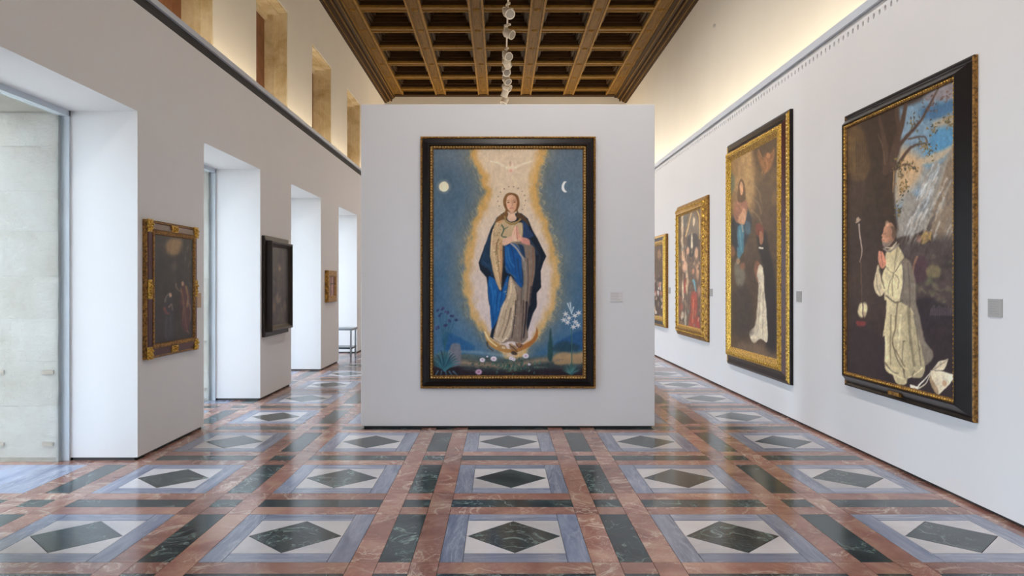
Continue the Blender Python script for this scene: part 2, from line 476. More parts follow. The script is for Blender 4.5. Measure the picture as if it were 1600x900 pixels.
for wi, (a, b) in enumerate(so):
    # dark timber lugs let into the stone reveal
    if wi in (4, 5):
        for zz in (.16, .80):
            for xx in (-4.03, -4.47):
                MB().box(xx - .05, xx + .05, b - .02, b + .02, zz - .015, zz + .02).obj('wooden_lug', 'lug', ws)
    if wi == 0: pass
# glazing of the window bays
for wi, (a, b) in enumerate(OPEN):
    n = wi + 1
    mb = MB(); fw = .022
    mb.box(XG - .05, XG + .025, a, a + fw, 0, ztop); mb.box(XG - .05, XG + .025, b - fw, b, 0, ztop)
    mb.box(XG - .05, XG + .025, a, b, ztop - .05, ztop)
    f = mb.obj('window_%d' % n, 'frame_metal', kind='structure')
    MB().box(XG - .034, XG - .026, a + fw, b - fw, .001, ztop - .05).obj('pane', 'glass', f)

# upper window reveals: dressed stone linings, brown shutters
for ui, (a, b) in enumerate(UOPEN):
    z0, z1 = 4.19, 6.42
    x0, x1 = XUL - .42, XUL - .012
    mb = MB()
    mb.box(x0, x1, a, a + .03, z0, z1); mb.box(x0, x1, b - .03, b, z0, z1); mb.box(x0, x1, a, b, z1 - .03, z1)
    mb.box(x0, x0 + .27, b - .06, b - .03, z0, z1 - .03); mb.box(x0, x0 + .27, a + .03, a + .06, z0, z1 - .03)
    mb.box(x0, x0 + .27, a + .06, b - .06, z1 - .07, z1 - .03)
    mb.box(x0, x0 + .20, b - .085, b - .06, z0, z1 - .07)
    mb.box(x0, x0 + .08, a + .06, b - .085, z1 - .16, z1 - .07)
    # sloping inner sill
    b0 = len(mb.v)
    mb.v += [(x0, a, 4.62), (x1, a, 4.26), (x1, b, 4.26), (x0, b, 4.62), (x0, a, 4.19), (x1, a, 4.19), (x1, b, 4.19), (x0, b, 4.19)]
    mb.f += [tuple(b0 + i for i in q) for q in ((0, 1, 2, 3), (1, 5, 6, 2), (0, 4, 5, 1), (3, 2, 6, 7), (0, 3, 7, 4), (4, 7, 6, 5))]
    u = mb.obj('window_%d' % (10 + ui), 'stonew', kind='structure')
    nb = 6; yy = a + .06; wdt = (b - a - .12) / nb
    for k in range(nb):
        MB().box(x0 + .001, x0 + .03, yy + k * wdt + .003, yy + (k + 1) * wdt - .003, 4.5, 6.34).obj('shutter_board', 'shutter', u)
    MB().box(x0 - .03, x0 - .001, a, b, 4.19, 6.42).obj('shutter_back', 'shutter', u)
    # pale bowed lines on the shutter
    mb = MB()
    for q in range(4):
        pts = []
        for i in range(17):
            t = i / 16 * 2 - 1
            pts.append((x0 + .034, a + .30 + q * .035 - .16 * t * t, 5.45 + t * .75))
        for i in range(16):
            (X, ya, zA), (_, yb_, zB) = pts[i], pts[i + 1]
            mb.quad((X, ya, zA), (X, ya + .012, zA), (X, yb_ + .012, zB), (X, yb_, zB))
    mb.obj('curved_line', 'arc', u)

MB().box(-60, -4.5, -40, 70, -.3, -.06).obj('ground', 'ground', kind='structure')

# ------------------------------------------------------------------ ceiling
ceil = MB().box(-4.2, 4.41, YB - .2, YF + .2, 8.30, 8.45).obj('ceiling', 'wooddark', kind='structure')
BX = [-3.30 + 1.382 * i for i in range(6)]
BY = [16.66 + 1.383 * k for k in range(-17, 6)]
bw = .15
for x in BX:
    mb = MB().box(x - bw, x + bw, YB, YF - .28, ZBM, 8.0)
    bo = mb.obj('long_beam', 'woody', ceil)
    for sx in (-1, 1):
        MB().box(x + sx * bw - .022, x + sx * bw + .022, YB, YF - .28, ZBM - .022, ZBM + .05).obj('fillet', 'woodlite', bo)
        MB().box(x + sx * .085 - .008, x + sx * .085 + .008, YB, YF - .28, ZBM - .01, ZBM + .02).obj('fillet', 'woody', bo)
cbm = MB().box(bw + .02, 1.382 - bw - .02, -.12, .12, ZBM + .012, 8.0).mesh('cross_beam', 'woodx')
flm = MB().box(bw + .02, 1.382 - bw - .02, -.02, .02, ZBM - .006, ZBM + .05).mesh('fillet', 'woodlite')
rsm = MB()
for k in range(8):
    t = k * math.pi / 4
    rsm.tube((.055 * math.cos(t), .055 * math.sin(t), ZBM + .001), (.055 * math.cos(t), .055 * math.sin(t), ZBM - .02), .026, .012, 6)
rsm.tube((0, 0, ZBM + .001), (0, 0, ZBM - .03), .04, .02, 8)
rsm = rsm.mesh('rosette', 'woodlite')
# stepped coffer: square rings stepping up to a panel
x0, x1 = bw, 1.382 - bw; y0, y1 = .12, 1.383 - .12
steps = [(0, ZBM + .06), (.05, ZBM + .06), (.05, ZBM + .13), (.11, ZBM + .13), (.11, ZBM + .19), (.13, ZBM + .19), (.13, ZBM + .26), (.20, ZBM + .26), (.20, ZBM + .32), (.26, ZBM + .32), (.26, ZBM + .38)]
cof = MB(); cof.ring([[(x0 + d, y0 + d, z), (x1 - d, y0 + d, z), (x1 - d, y1 - d, z), (x0 + d, y1 - d, z)] for d, z in steps])
cof = cof.mesh('coffer', 'wooddark')
d = .26
cpm = MB().box(x0 + d, x1 - d, y0 + d, y1 - d, ZBM + .38, ZBM + .41)
cpm.box(x0 + d + .05, x1 - d - .05, y0 + d + .05, y1 - d - .05, ZBM + .36, ZBM + .38)
cpm = cpm.mesh('coffer_panel', 'woodx')
for y in BY:
    for i in range(5):
        if y > YF - .5: continue
        inst(cbm, 'cross_beam', ceil, (BX[i], y, 0))
        f = inst(flm, 'fillet', ceil, (BX[i], y - .12, 0)); f = inst(flm, 'fillet', ceil, (BX[i], y + .12, 0))
        if y + 1.383 < YF + .2:
            inst(cof, 'coffer', ceil, (BX[i], y, 0)); inst(cpm, 'coffer_panel', ceil, (BX[i], y, 0))
    if y > 9:
        for x in BX: inst(rsm, 'rosette', ceil, (x, y, 0))
# side cornices with stepped mouldings
def cornice(xw, sgn, xin):
    W = abs(xin - xw)
    prof = [(0, ZC), (.07, ZC), (.07, ZC + .03), (.13, ZC + .03), (.15, ZC + .075), (.20, ZC + .075), (.20, ZC + .055), (.24, ZC + .055), (.24, ZC + .12),
            (.29, ZC + .15), (.29, ZC + .17), (W, ZC + .17), (W, ZC + .24), (0, ZC + .24)]
    mb = MB()
    b = 0; n = len(prof)
    mb.v += [(xw + sgn * px_, YB, pz) for px_, pz in prof] + [(xw + sgn * px_, YF, pz) for px_, pz in prof]
    for i in range(n):
        j = (i + 1) % n; mb.f.append((i, j, n + j, n + i))
    mb.f.append(tuple(range(n))); mb.f.append(tuple(reversed(range(n, 2 * n))))
    o = mb.obj('cornice', 'wooddark', ceil)
    for (a, c, z) in ((.07, .085, ZC + .018), (.20, .215, ZC + .045), (.285, .30, ZC + .145)):
        MB().box(xw + sgn * a, xw + sgn * c, YB, YF, z, z + .02).obj('fillet', 'woodlite', o)
    MB().box(min(xw, xin), max(xw, xin), YB, YF, ZC + .24, 8.30).obj('cornice', 'wooddark', ceil)
cornice(XUL, 1, BX[0] - bw)
cornice(XUR, -1, BX[-1] + bw)
MB().box(BX[0] - bw, BX[-1] + bw, YF - .28, YF - .01, ZBM - .02, 8.2).obj('cornice', 'wooddark', ceil)

# ------------------------------------------------------------------ freestanding display wall
PYF = 8.176
pxl, pxr = (564 - PX) * PYF / F, (1023 - PX) * PYF / F
pz1 = EYE + (PY - 163) * PYF / F
dp = thing('display_wall', 'freestanding pale grey display wall in the middle carrying the large painting', 'partition', ((pxl + pxr) / 2, PYF, 0))
hwp = (pxr - pxl) / 2
MB().box(-hwp, hwp, 0, .45, .022, pz1).obj('panel_board', 'panelw', dp, bevel=.006)
MB().box(-hwp + .03, hwp - .03, .03,   .42, 0, .022).obj('recessed_plinth', 'skirt', dp)

# ------------------------------------------------------------------ painter: colours for the canvases, laid on a fine mesh
def catmull(P, closed=True, n=5):
    P = [np.array(p, float) for p in P]; out = []; N = len(P)
    rngk = range(N) if closed else range(N - 1)
    for i in rngk:
        if closed: p0, p1, p2, p3 = P[i - 1], P[i], P[(i + 1) % N], P[(i + 2) % N]
        else: p0, p1, p2, p3 = P[max(i - 1, 0)], P[i], P[i + 1], P[min(i + 2, N - 1)]
        for k in range(n):
            t = k / n
            out.append(.5 * ((2 * p1) + (-p0 + p2) * t + (2 * p0 - 5 * p1 + 4 * p2 - p3) * t * t + (-p0 + 3 * p1 - 3 * p2 + p3) * t ** 3))
    if not closed: out.append(P[-1])
    return np.array(out)
def lin(c): c = np.asarray(c, float) / 255; return np.where(c <= .04045, c / 12.92, ((c + .055) / 1.055) ** 2.4)
class Painter:
    """works in photograph pixels on a grid of canvas points; colours kept as sRGB 0-255"""
    def __init__(s, X, Y, base):
        s.X, s.Y = X, Y
        s.C = np.empty(X.shape + (3,)); s.C[:] = base
        s.r = np.random.RandomState(3)
    def vnoise(s, sx, sy, seed=0, oct=3):
        out = np.zeros_like(s.X); amp = 1; tot = 0
        rr = np.random.RandomState(seed)
        for o in range(oct):
            g = rr.rand(64, 64)
            u = s.X / sx * 2 ** o; v = s.Y / sy * 2 ** o
            i = np.floor(u).astype(int); j = np.floor(v).astype(int); fu = u - i; fv = v - j
            fu = fu * fu * (3 - 2 * fu); fv = fv * fv * (3 - 2 * fv)
            a = g[i % 64, j % 64]; b = g[(i + 1) % 64, j % 64]; c = g[i % 64, (j + 1) % 64]; d = g[(i + 1) % 64, (j + 1) % 64]
            out += amp * ((a * (1 - fu) + b * fu) * (1 - fv) + (c * (1 - fu) + d * fu) * fv); tot += amp; amp *= .5
        return out / tot - .5
    def put(s, alpha, col, sl=None):
        C = s.C if sl is None else s.C[sl]
        col = np.asarray(col, float)
        C[:] = C * (1 - alpha[..., None]) + col * alpha[..., None]
    def box(s, x0, x1, y0, y1):
        m = (s.X >= x0) & (s.X <= x1) & (s.Y >= y0) & (s.Y <= y1)
        ii = np.where(m.any(1))[0]; jj = np.where(m.any(0))[0]
        if len(ii) == 0 or len(jj) == 0: return None
        return (slice(ii[0], ii[-1] + 1), slice(jj[0], jj[-1] + 1))
    def poly(s, P, col, soft=.8, a=1.0, smooth=True, n=4, grad=None):
        P = catmull(P, True, n) if smooth else np.array(P, float)
        sl = s.box(P[:, 0].min() - soft * 2, P[:, 0].max() + soft * 2, P[:, 1].min() - soft * 2, P[:, 1].max() + soft * 2)
        if sl is None: return
        X, Y = s.X[sl], s.Y[sl]
        D = np.full(X.shape, 1e9); ins = np.zeros(X.shape, bool)
        Q = np.roll(P, -1, 0)
        for (ax, ay), (bx_, by_) in zip(P, Q):
            ex, ey = bx_ - ax, by_ - ay; L = ex * ex + ey * ey
            if L < 1e-9: continue
            t = np.clip(((X - ax) * ex + (Y - ay) * ey) / L, 0, 1)
            D = np.minimum(D, (X - ax - t * ex) ** 2 + (Y - ay - t * ey) ** 2)
            c = (ay > Y) != (by_ > Y)
            if c.any() and abs(ey) > 1e-12:
                xi = ax + (Y - ay) * ex / ey
                ins ^= c & (X < xi)
        D = np.sqrt(D); D = np.where(ins, D, -D)
        al = np.clip(D / soft * .5 + .5, 0, 1) * a
        if grad is not None:   # (x0,y0,x1,y1,colour2)
            gx0, gy0, gx1, gy1, c2 = grad
            L = (gx1 - gx0) ** 2 + (gy1 - gy0) ** 2
            t = np.clip(((X - gx0) * (gx1 - gx0) + (Y - gy0) * (gy1 - gy0)) / L, 0, 1)[..., None]
            cc = np.asarray(col, float) * (1 - t) + np.asarray(c2, float) * t
            C = s.C[sl]; C[:] = C * (1 - al[..., None]) + cc * al[..., None]
        else: s.put(al, col, sl)
    def line(s, P, w0, col, w1=None, soft=.7, a=1.0, n=4):
        w1 = w0 if w1 is None else w1
        P = catmull(P, False, n) if len(P) > 2 else np.array(P, float)
        m = max(w0, w1) + soft * 2
        sl = s.box(P[:, 0].min() - m, P[:, 0].max() + m, P[:, 1].min() - m, P[:, 1].max() + m)
        if sl is None: return
        X, Y = s.X[sl], s.Y[sl]; best = np.full(X.shape, -1e9); N = len(P) - 1
        for k in range(N):
            (ax, ay), (bx_, by_) = P[k], P[k + 1]
            ex, ey = bx_ - ax, by_ - ay; L = ex * ex + ey * ey + 1e-12
            t = np.clip(((X - ax) * ex + (Y - ay) * ey) / L, 0, 1)
            dd = np.sqrt((X - ax - t * ex) ** 2 + (Y - ay - t * ey) ** 2)
            ww = (w0 + (w1 - w0) * (k + t) / N) * .5
            best = np.maximum(best, ww - dd)
        s.put(np.clip(best / soft * .5 + .5, 0, 1) * a, col, sl)
    def blob(s, x, y, rx, ry, col, soft=.25, a=1.0, ang=0):
        m = max(rx, ry) * (1 + soft) + 1
        sl = s.box(x - m, x + m, y - m, y + m)
        if sl is None: return
        X, Y = s.X[sl] - x, s.Y[sl] - y; c, d = math.cos(ang), math.sin(ang)
        r = np.sqrt(((X * c + Y * d) / rx) ** 2 + ((-X * d + Y * c) / ry) ** 2)
        s.put(np.clip((1 + soft * .5 - r) / soft, 0, 1) * a, col, sl)
    def grain(s, amt, sx, sy, seed=5):
        s.C += (s.vnoise(sx, sy, seed) * amt)[..., None]
def T(ox, oy, sc): return lambda *pts: [(ox + x / sc, oy + y / sc) for x, y in pts]

def framed(name, label, W, H, origin, rotz, ins, hcan, nx, nz, paintfn, gain, mats, cat='painting', tilt=0):
    """Empty at the bottom centre of the picture; local x across, z up, -y towards the viewer. mats: list of (part, material, profile points (inset, height))"""
    t = thing(name, label, cat, origin, rotz)
    if tilt: t.rotation_euler = (tilt, 0, rotz)
    for (pn, mt, prof, *opt) in mats:
        mb = MB()
        if opt and opt[0] == 'beads':
            (i0, h0), (i1, h1) = prof; L, sides = opt[1], (opt[2] if len(opt) > 2 else 'LRTB')
            im = (i0 + i1) / 2; hm = max(h0, h1) + .22 * (i1 - i0)
            def bead(ax, bx0, fixed, vert):
                q = []
                if vert: c = [(i0f, ax), (i1f, ax), (i1f, bx0), (i0f, bx0)]
            for sd in sides:
                if sd in 'LR':
                    n_ = int((H - 2 * i0) / L)
                    for k in range(n_):
                        za_ = i0 + (H - 2 * i0) * (k + .08) / n_; zb_ = i0 + (H - 2 * i0) * (k + .92) / n_
                        sx = -1 if sd == 'L' else 1
                        xa, xb = sx * (W / 2 - i0), sx * (W / 2 - i1); xm, zm = (xa + xb) / 2, (za_ + zb_) / 2
                        b = len(mb.v)
                        mb.v += [(xa, -h0, zm), (xm, -(h0 + h1) / 2, za_), (xb, -h1, zm), (xm, -(h0 + h1) / 2, zb_), (xm, -hm, zm)]
                        mb.f += [(b, b + 1, b + 4), (b + 1, b + 2, b + 4), (b + 2, b + 3, b + 4), (b + 3, b, b + 4)]
                else:
                    n_ = int((W - 2 * i0) / L)
                    for k in range(n_):
                        xa = -W / 2 + i0 + (W - 2 * i0) * (k + .08) / n_; xb = -W / 2 + i0 + (W - 2 * i0) * (k + .92) / n_
                        za_, zb_ = (i0, i1) if sd == 'B' else (H - i0, H - i1)
                        xm, zm = (xa + xb) / 2, (za_ + zb_) / 2
                        b = len(mb.v)
                        mb.v += [(xm, -h0, za_), (xa, -(h0 + h1) / 2, zm), (xm, -h1, zb_), (xb, -(h0 + h1) / 2, zm), (xm, -hm, zm)]
                        mb.f += [(b, b + 1, b + 4), (b + 1, b + 2, b + 4), (b + 2, b + 3, b + 4), (b + 3, b, b + 4)]
            mb.obj(pn, mt, t, kind='stuff')
        else:
            sides = opt[0] if opt else None
            rings = [[(-W / 2 + d, -h, d), (W / 2 - d, -h, d), (W / 2 - d, -h, H - d), (-W / 2 + d, -h, H - d)] for d, h in prof]
            if sides is None: mb.ring(rings)
            elif True:
                idx = {'B': 0, 'R': 1, 'T': 2, 'L': 3}
                for sd in sides:
                    mb = MB()
                    for k in range(len(rings) - 1):
                        i = idx[sd]; j = (i + 1) % 4
                        mb.quad(rings[k][i], rings[k][j], rings[k + 1][j], rings[k + 1][i])
                    mb.obj(pn, mt, t)
                continue
            mb.obj(pn, mt, t)
    MB().box(-W / 2 + .03, W / 2 - .03, -.01, 0, .03, H - .03).obj('backing', 'edge', t)
    # canvas
    xa, xb, za, zb = -W / 2 + ins, W / 2 - ins, ins, H - ins
    lx = np.linspace(xa, xb, nx); lz = np.linspace(zb, za, nz)
    LX, LZ = np.meshgrid(lx, lz)
    c, s_ = math.cos(rotz), math.sin(rotz)
    wx = origin[0] + LX * c + hcan * s_; wy = origin[1] + LX * s_ - hcan * c; wz = origin[2] + LZ
    X = PX + wx * F / wy; Y = PY - (wz - EYE) * F / wy
    p = Painter(X, Y, (60, 50, 40)); k_ = .35 if W < 1.95 and H > 2.5 else .7
    p.X = X + p.vnoise(6, 8, 17) * 2.2 * k_; p.Y = Y + p.vnoise(6, 9, 18) * 3.4 * k_
    paintfn(p)
    m_ = 1 + (p.vnoise(5, 8, 19) * .34 + p.vnoise(1.6, 2.6, 20) * .26) * (.28 if k_ < .5 and H > 2.7 else .8)
    p.C *= m_[..., None]
    colr = lin(np.clip(p.C, 0, 255)) * gain
    me = bpy.data.meshes.new('canvas')
    nv = nx * nz; me.vertices.add(nv)
    co = np.empty((nz, nx, 3)); co[..., 0] = LX; co[..., 1] = -hcan; co[..., 2] = LZ
    me.vertices.foreach_set('co', co.ravel())
    nf = (nx - 1) * (nz - 1); idx = np.arange(nv).reshape(nz, nx)
    q = np.stack([idx[1:, :-1], idx[1:, 1:], idx[:-1, 1:], idx[:-1, :-1]], -1).reshape(-1, 4)
    me.loops.add(nf * 4); me.polygons.add(nf)
    me.loops.foreach_set('vertex_index', q.ravel().astype(np.int32))
    me.polygons.foreach_set('loop_start', np.arange(0, nf * 4, 4, dtype=np.int32))
    me.update(calc_edges=True)
    at = me.color_attributes.new('paint', 'FLOAT_COLOR', 'POINT')
    cc = np.ones((nv, 4), np.float32); cc[:, :3] = np.clip(colr, 0, .95).reshape(-1, 3)
    at.data.foreach_set('color', cc.ravel())
    me.materials.append(M['paint'])
    o = bpy.data.objects.new('canvas', me); COL.objects.link(o); o.parent = t
    return t

# ---- the large central picture: robed woman praying on a crescent within a golden glow
def paint_main(p):
    X, Y = p.X, p.Y
    ys = [225, 249, 273, 298, 322, 347, 375, 404, 440, 473, 498, 512, 530, 550, 565, 600]
    le = [738, 740, 752, 758, 753, 741, 735, 729, 726, 731, 741, 752, 764, 785, 796, 799]
    re = [853, 847, 840, 837, 843, 853, 862, 870, 872, 868, 857, 848, 838, 818, 804, 801]
    L = np.interp(Y, ys, le); Rr = np.interp(Y, ys, re)
    wob = p.vnoise(9, 12, 2) * 12
    d = np.minimum(X - L, Rr - X) + wob         # > 0 inside the gold edge
    t = np.clip((Y - 231) / 360, 0, 1)[..., None]
    blue = np.array([84, 100, 114.]) * (1 - t) + np.array([56, 98, 134.]) * t
    blue = blue + (p.vnoise(40, 55, 4)[..., None]) * np.array([34, 26, 22.])
    mid = np.clip((Y - 300) / 200, 0, 1)[..., None]
    gold_ = np.array([190, 150, 88.]) * (1 - mid * .6) + np.array([190, 164, 122.]) * mid * .6
    haze = np.array([118, 118, 108.])
    pale = np.array([202, 182, 156.]) * (1 - mid) + np.array([198, 184, 182.]) * mid
    def mixc(a, b, f): return a * (1 - f) + b * f
    f1 = np.clip((d + 38) / 34, 0, 1)[..., None] ** 1.5
    c = mixc(blue, haze, f1 * .75)
    f2 = np.clip((d + 7) / 9, 0, 1)[..., None]; f2 = f2 * f2 * (3 - 2 * f2)
    c = mixc(c, gold_, f2)
    f3 = np.clip((d - 2) / 15, 0, 1)[..., None]
    c = mixc(c, pale, f3 * f3 * (3 - 2 * f3))
    p.C[:] = c
    # curling cloud edges
    rr = random.Random(4)
    for side, E in ((-1, le), (1, re)):
        for k in range(46):
            y = 235 + k * 6.6 + rr.uniform(-3, 3)
            x = np.interp(y, ys, E) + side * rr.uniform(2, 9)
            r_ = rr.uniform(2.5, 5)
            p.line([(x - r_ * .8, y - r_), (x + side * r_ * .6, y - r_ * .2), (x - side * r_ * .2, y + r_)], .9, (214, 190, 134), .4, 1.0, .45)
            p.blob(x + side * 4, y, r_ * .8, r_, (92, 104, 104), .8, .35)
    # sun and moon
    p.blob(693.5, 291.5, 10.5, 10.5, (140, 145, 140), .5, .6); p.blob(693.5, 291.5, 7.8, 7.8, (222, 214, 186), .15)
    p.blob(883, 292, 5.5, 8.6, (222, 226, 222), .2); p.blob(886.6, 291.6, 5.2, 7.6, (82, 102, 118), .15)
    # white bird with spread wings
    p.line([(766, 252), (778, 254), (792, 262)], 1.6, (226, 212, 190), 3.6, 1.2, .8)
    p.line([(830, 252), (818, 256), (804, 262)], 1.6, (226, 212, 190), 3.6, 1.2, .8)
    for k in range(6):
        p.line([(778 + k * 2.4, 254 + k), (775 + k * 2.8, 260 + k)], .7, (176, 156, 132), .4, .8, .5)
        p.line([(820 - k * 2.4, 255 + k), (823 - k * 2.8, 261 + k)], .7, (176, 156, 132), .4, .8, .5)
    p.blob(798.5, 262, 4.6, 8, (222, 196, 172), .4); p.blob(797.5, 256, 2, 4.5, (168, 140, 118), .5, .6)
    p.blob(798, 267, 2.6, 2.6, (206, 160, 138), .4, .8)
    # ring of small stars
    for k in range(13):
        a = R(-205 + k * 20.5)
        p.blob(799.5 + 21.5 * math.cos(a), 313 + 21.5 * math.sin(a), 1.0, 1.0, (128, 104, 86), .6, .9)
    A, B, C = T(730, 290, 8.18), T(730, 380, 8.18), T(730, 470, 8.18)
    # landscape
    p.poly([(676, 560), (700, 548), (740, 554), (790, 560), (850, 556), (880, 545), (916, 540), (916, 592), (676, 592)], (84, 100, 96), 3, .9, grad=(0, 550, 0, 590, (28, 24, 30)))
    p.poly([(700, 520), (712, 524), (730, 534), (742, 543), (730, 552), (700, 552), (690, 530)], (38, 86, 130), 2)
    p.poly([(866, 538), (890, 524), (904, 517), (916, 520), (916, 545), (880, 548)], (36, 78, 122), 2)
    p.poly([(862, 543), (880, 533), (904, 540), (900, 548), (870, 550)], (34, 60, 72), 2.5, .8)
    p.line([(700, 550), (740, 550), (790, 556)], 4, (128, 150, 160), 3, 2, .6)
    p.line([(722, 566), (760, 570), (800, 572), (830, 566), (868, 560), (912, 556)], 7, (150, 128, 106), 6, 3, .8)
    p.poly([(866, 556), (880, 551), (900, 553), (914, 551), (914, 566), (880, 570), (866, 568)], (160, 132, 98), 2, .85)
    for k in range(26):
        p.line([(rr.uniform(690, 900), rr.uniform(560, 584)), (rr.uniform(690, 900), rr.uniform(566, 586))] if False else (lambda x, y: [(x, y), (x + rr.uniform(6, 16), y + rr.uniform(-1.5, 1.5))])(rr.uniform(685, 895), rr.uniform(556, 582)), 1.6, rr.choice([(120, 110, 100), (60, 78, 74), (92, 84, 92), (44, 56, 54)]), .6, 1.2, .7)
    p.poly([(676, 575), (710, 572), (740, 580), (800, 582), (850, 578), (916, 576), (916, 594), (676, 594)], (30, 22, 30), 3, .9)
    for k in range(120):        # low greenery under the feet
        x = rr.gauss(800, 26); y = rr.gauss(572, 5)
        p.blob(x, y, rr.uniform(1, 2.6), rr.uniform(.8, 1.8), rr.choice([(54, 88, 78), (40, 66, 60), (78, 108, 96), (48, 76, 80)]), .6, .8, rr.uniform(0, 3))
    # cypress
    p.poly([(860, 513), (857, 535), (855.5, 556), (858, 564), (862.5, 562), (864, 545), (862, 526)], (34, 66, 70), 1.2)
    # ruined wall and agave at the left
    p.poly([(704, 540), (716, 537), (720, 544), (720, 566), (714, 572), (700, 570)], (112, 112, 122), 1.5, .9)
    for k in range(15):
        a = R(-165 + k * 10.5); Ln = 30 - abs(k - 7) * 1.0
        p.line([(695, 578), (695 + .6 * Ln * math.cos(a), 576 + .75 * Ln * math.sin(a)), (695 + Ln * math.cos(a), 576 + Ln * math.sin(a))], 3.6, rr.choice([(38, 84, 100), (52, 104, 118), (28, 64, 84)]), .7, .8)
    for k in range(5): p.line([(684 + k * 6, 580), (680 + k * 9, 587)], 2, (80, 120, 140), .8, .8, .8)
    for (x, y) in ((684, 485), (691, 482), (698, 489), (706, 495), (688, 492), (702, 500), (712, 500), (683, 512), (696, 508)):
        p.line([(695, 545), ((x + 695) / 2, (y + 545) / 2 - 4), (x, y)], 1.1, (44, 88, 104), .8, .7, .9)
        for q in range(4): p.blob(x + rr.uniform(-2.5, 2.5), y + rr.uniform(-2, 2), 2.0, 1.5, rr.choice([(48, 54, 92), (38, 60, 96), (66, 70, 108)]), .5, .9, rr.uniform(0, 3))
    # lilies at the right
    p.line([(893, 578), (893.5, 545), (893, 510)], 1.6, (58, 96, 92), 1.1)
    for (x, y) in ((884, 491), (881, 500), (887, 504), (898, 493), (904, 489), (899, 503), (896, 511), (903, 508), (889, 497)):
        a0 = rr.uniform(0, 2)
        for q in range(6):
            a = a0 + q * math.pi / 3
            p.line([(x, y), (x + 4.4 * math.cos(a), y + 4.0 * math.sin(a))], 2.1, (216, 214, 220), .7, .7, .95)
        p.blob(x, y, 1.0, 1.0, (180, 176, 150), .5)
    for (x, y) in ((887, 474), (891, 473), (896, 480)): p.line([(893, 490), (x, y)], 1.0, (190, 205, 214), 1.8, .7)
    for k in range(16):
        a = R(-170 + k * 10.6); p.line([(893, 584), (893 + 15 * math.cos(a), 582 + 15 * math.sin(a))], 2.4, rr.choice([(52, 96, 92), (70, 116, 118), (40, 76, 84)]), .5, .8, .9)
    # crescent under the feet
    p.poly(C((205, 340), (240, 420), (300, 490), (380, 545), (470, 600), (600, 620), (720, 560), (820, 500), (870, 420), (888, 340), (905, 420), (880, 500), (800, 580), (690, 640), (560, 665), (420, 640), (310, 590), (240, 490)), (176, 140, 84), .9, grad=(745, 0, 835, 0, (150, 96, 48)))
    p.line(C((225, 400), (290, 510), (380, 580)), 3.0, (214, 196, 150), 2, .8)
    p.line(C((255, 530), (270, 590), (330, 640)), 2.6, (64, 52, 44), 1.2, .8, .8)
    # mantle
    p.poly(A((470, 345), (380, 410), (300, 560), (240, 730), (178, 890)) + B((145, 250), (165, 345), (245, 435), (263, 560), (268, 700), (283, 790)) +
           C((292, 60), (303, 200), (318, 340), (292, 460), (330, 490), (520, 480), (700, 540), (775, 470), (770, 400), (800, 300), (842, 160), (888, 80)) +
           B((890, 790), (888, 640), (945, 560), (940, 350), (968, 260), (1010, 170)) + A((960, 800), (900, 680), (835, 570), (775, 420), (690, 355)), (15, 25, 40), .9, smooth=False)
    p.poly(A((300, 600), (240, 740), (195, 880)) + B((170, 260), (260, 330), (330, 420), (310, 200), (290, 0)), (30, 62, 92), 1.2, .75)
    p.line(B((190, 300), (250, 350), (320, 380)), 1.6, (20, 30, 44), 1, .8); p.line(B((200, 230), (270, 290)), 1.2, (48, 84, 116), .8, .9, .8)
    # bright blue lining left
    p.poly(B((290, 420), (360, 470), (430, 620), (500, 440), (530, 440), (490, 690), (430, 880)) + C((390, 240), (330, 350), (310, 340), (300, 200), (290, 60)) + B((275, 700), (266, 560), (270, 460)), (18, 84, 146), 1.2)
    for (a, b, c_) in (((300, 520), (330, 640), (320, 780)), ((350, 600), (370, 700), (350, 850)), ((420, 650), (400, 760), (390, 860))):
        p.line(B(a, b, c_), 1.8, (44, 118, 176), .8, 1.0, .7)
    for (a, b, c_) in (((280, 560), (300, 700), (310, 850)), ((395, 600), (380, 720), (370, 860)), ((450, 560), (440, 700), (420, 830))):
        p.line(B(a, b, c_), 1.6, (14, 54, 104), .8, 1.0, .7)
    p.line(C((310, 80), (330, 200), (325, 330)), 2.2, (14, 60, 108), 1.4, 1.0, .8)
    # upper right mantle blue
    p.poly(A((705, 430), (760, 460), (800, 560), (850, 640), (760, 680), (715, 640)), (34, 58, 96), 1.2, .9)
    p.line(A((800, 700), (860, 780), (900, 880)), 3, (36, 64, 92), 2, 1.2, .7); p.line(B((880, 60), (930, 160), (900, 300)), 3, (30, 42, 54), 2, 1.4, .8)
    # dress
    robe = A((450, 400), (370, 450), (325, 580), (300, 700), (293, 890)) + B((300, 200), (340, 400), (425, 610), (450, 400), (470, 60))
    p.poly(robe, (186, 160, 124), 1.0)
    p.poly(A((430, 400), (480, 430), (560, 500), (690, 470), (712, 560), (700, 680), (640, 740), (450, 680), (400, 560)), (184, 160, 126), 1.2)
    p.poly(A((580, 740), (640, 720), (790, 740), (860, 800), (868, 890)) + B((872, 150), (862, 400), (830, 560), (800, 800)) + C((790, 40), (760, 300), (775, 460), (700, 540), (560, 520), (430, 540), (335, 475), (390, 250), (440, 80)) +
           B((500, 690), (545, 430), (600, 470), (705, 560), (710, 350), (640, 150)), (120, 106, 96), 1.0)
    # lit front of the skirt
    p.poly(B((545, 435), (600, 520), (640, 600), (620, 880)) + C((590, 200), (560, 420), (500, 500), (420, 540), (338, 470), (395, 250), (440, 80)) + B((500, 690)), (176, 158, 134), 1.4)
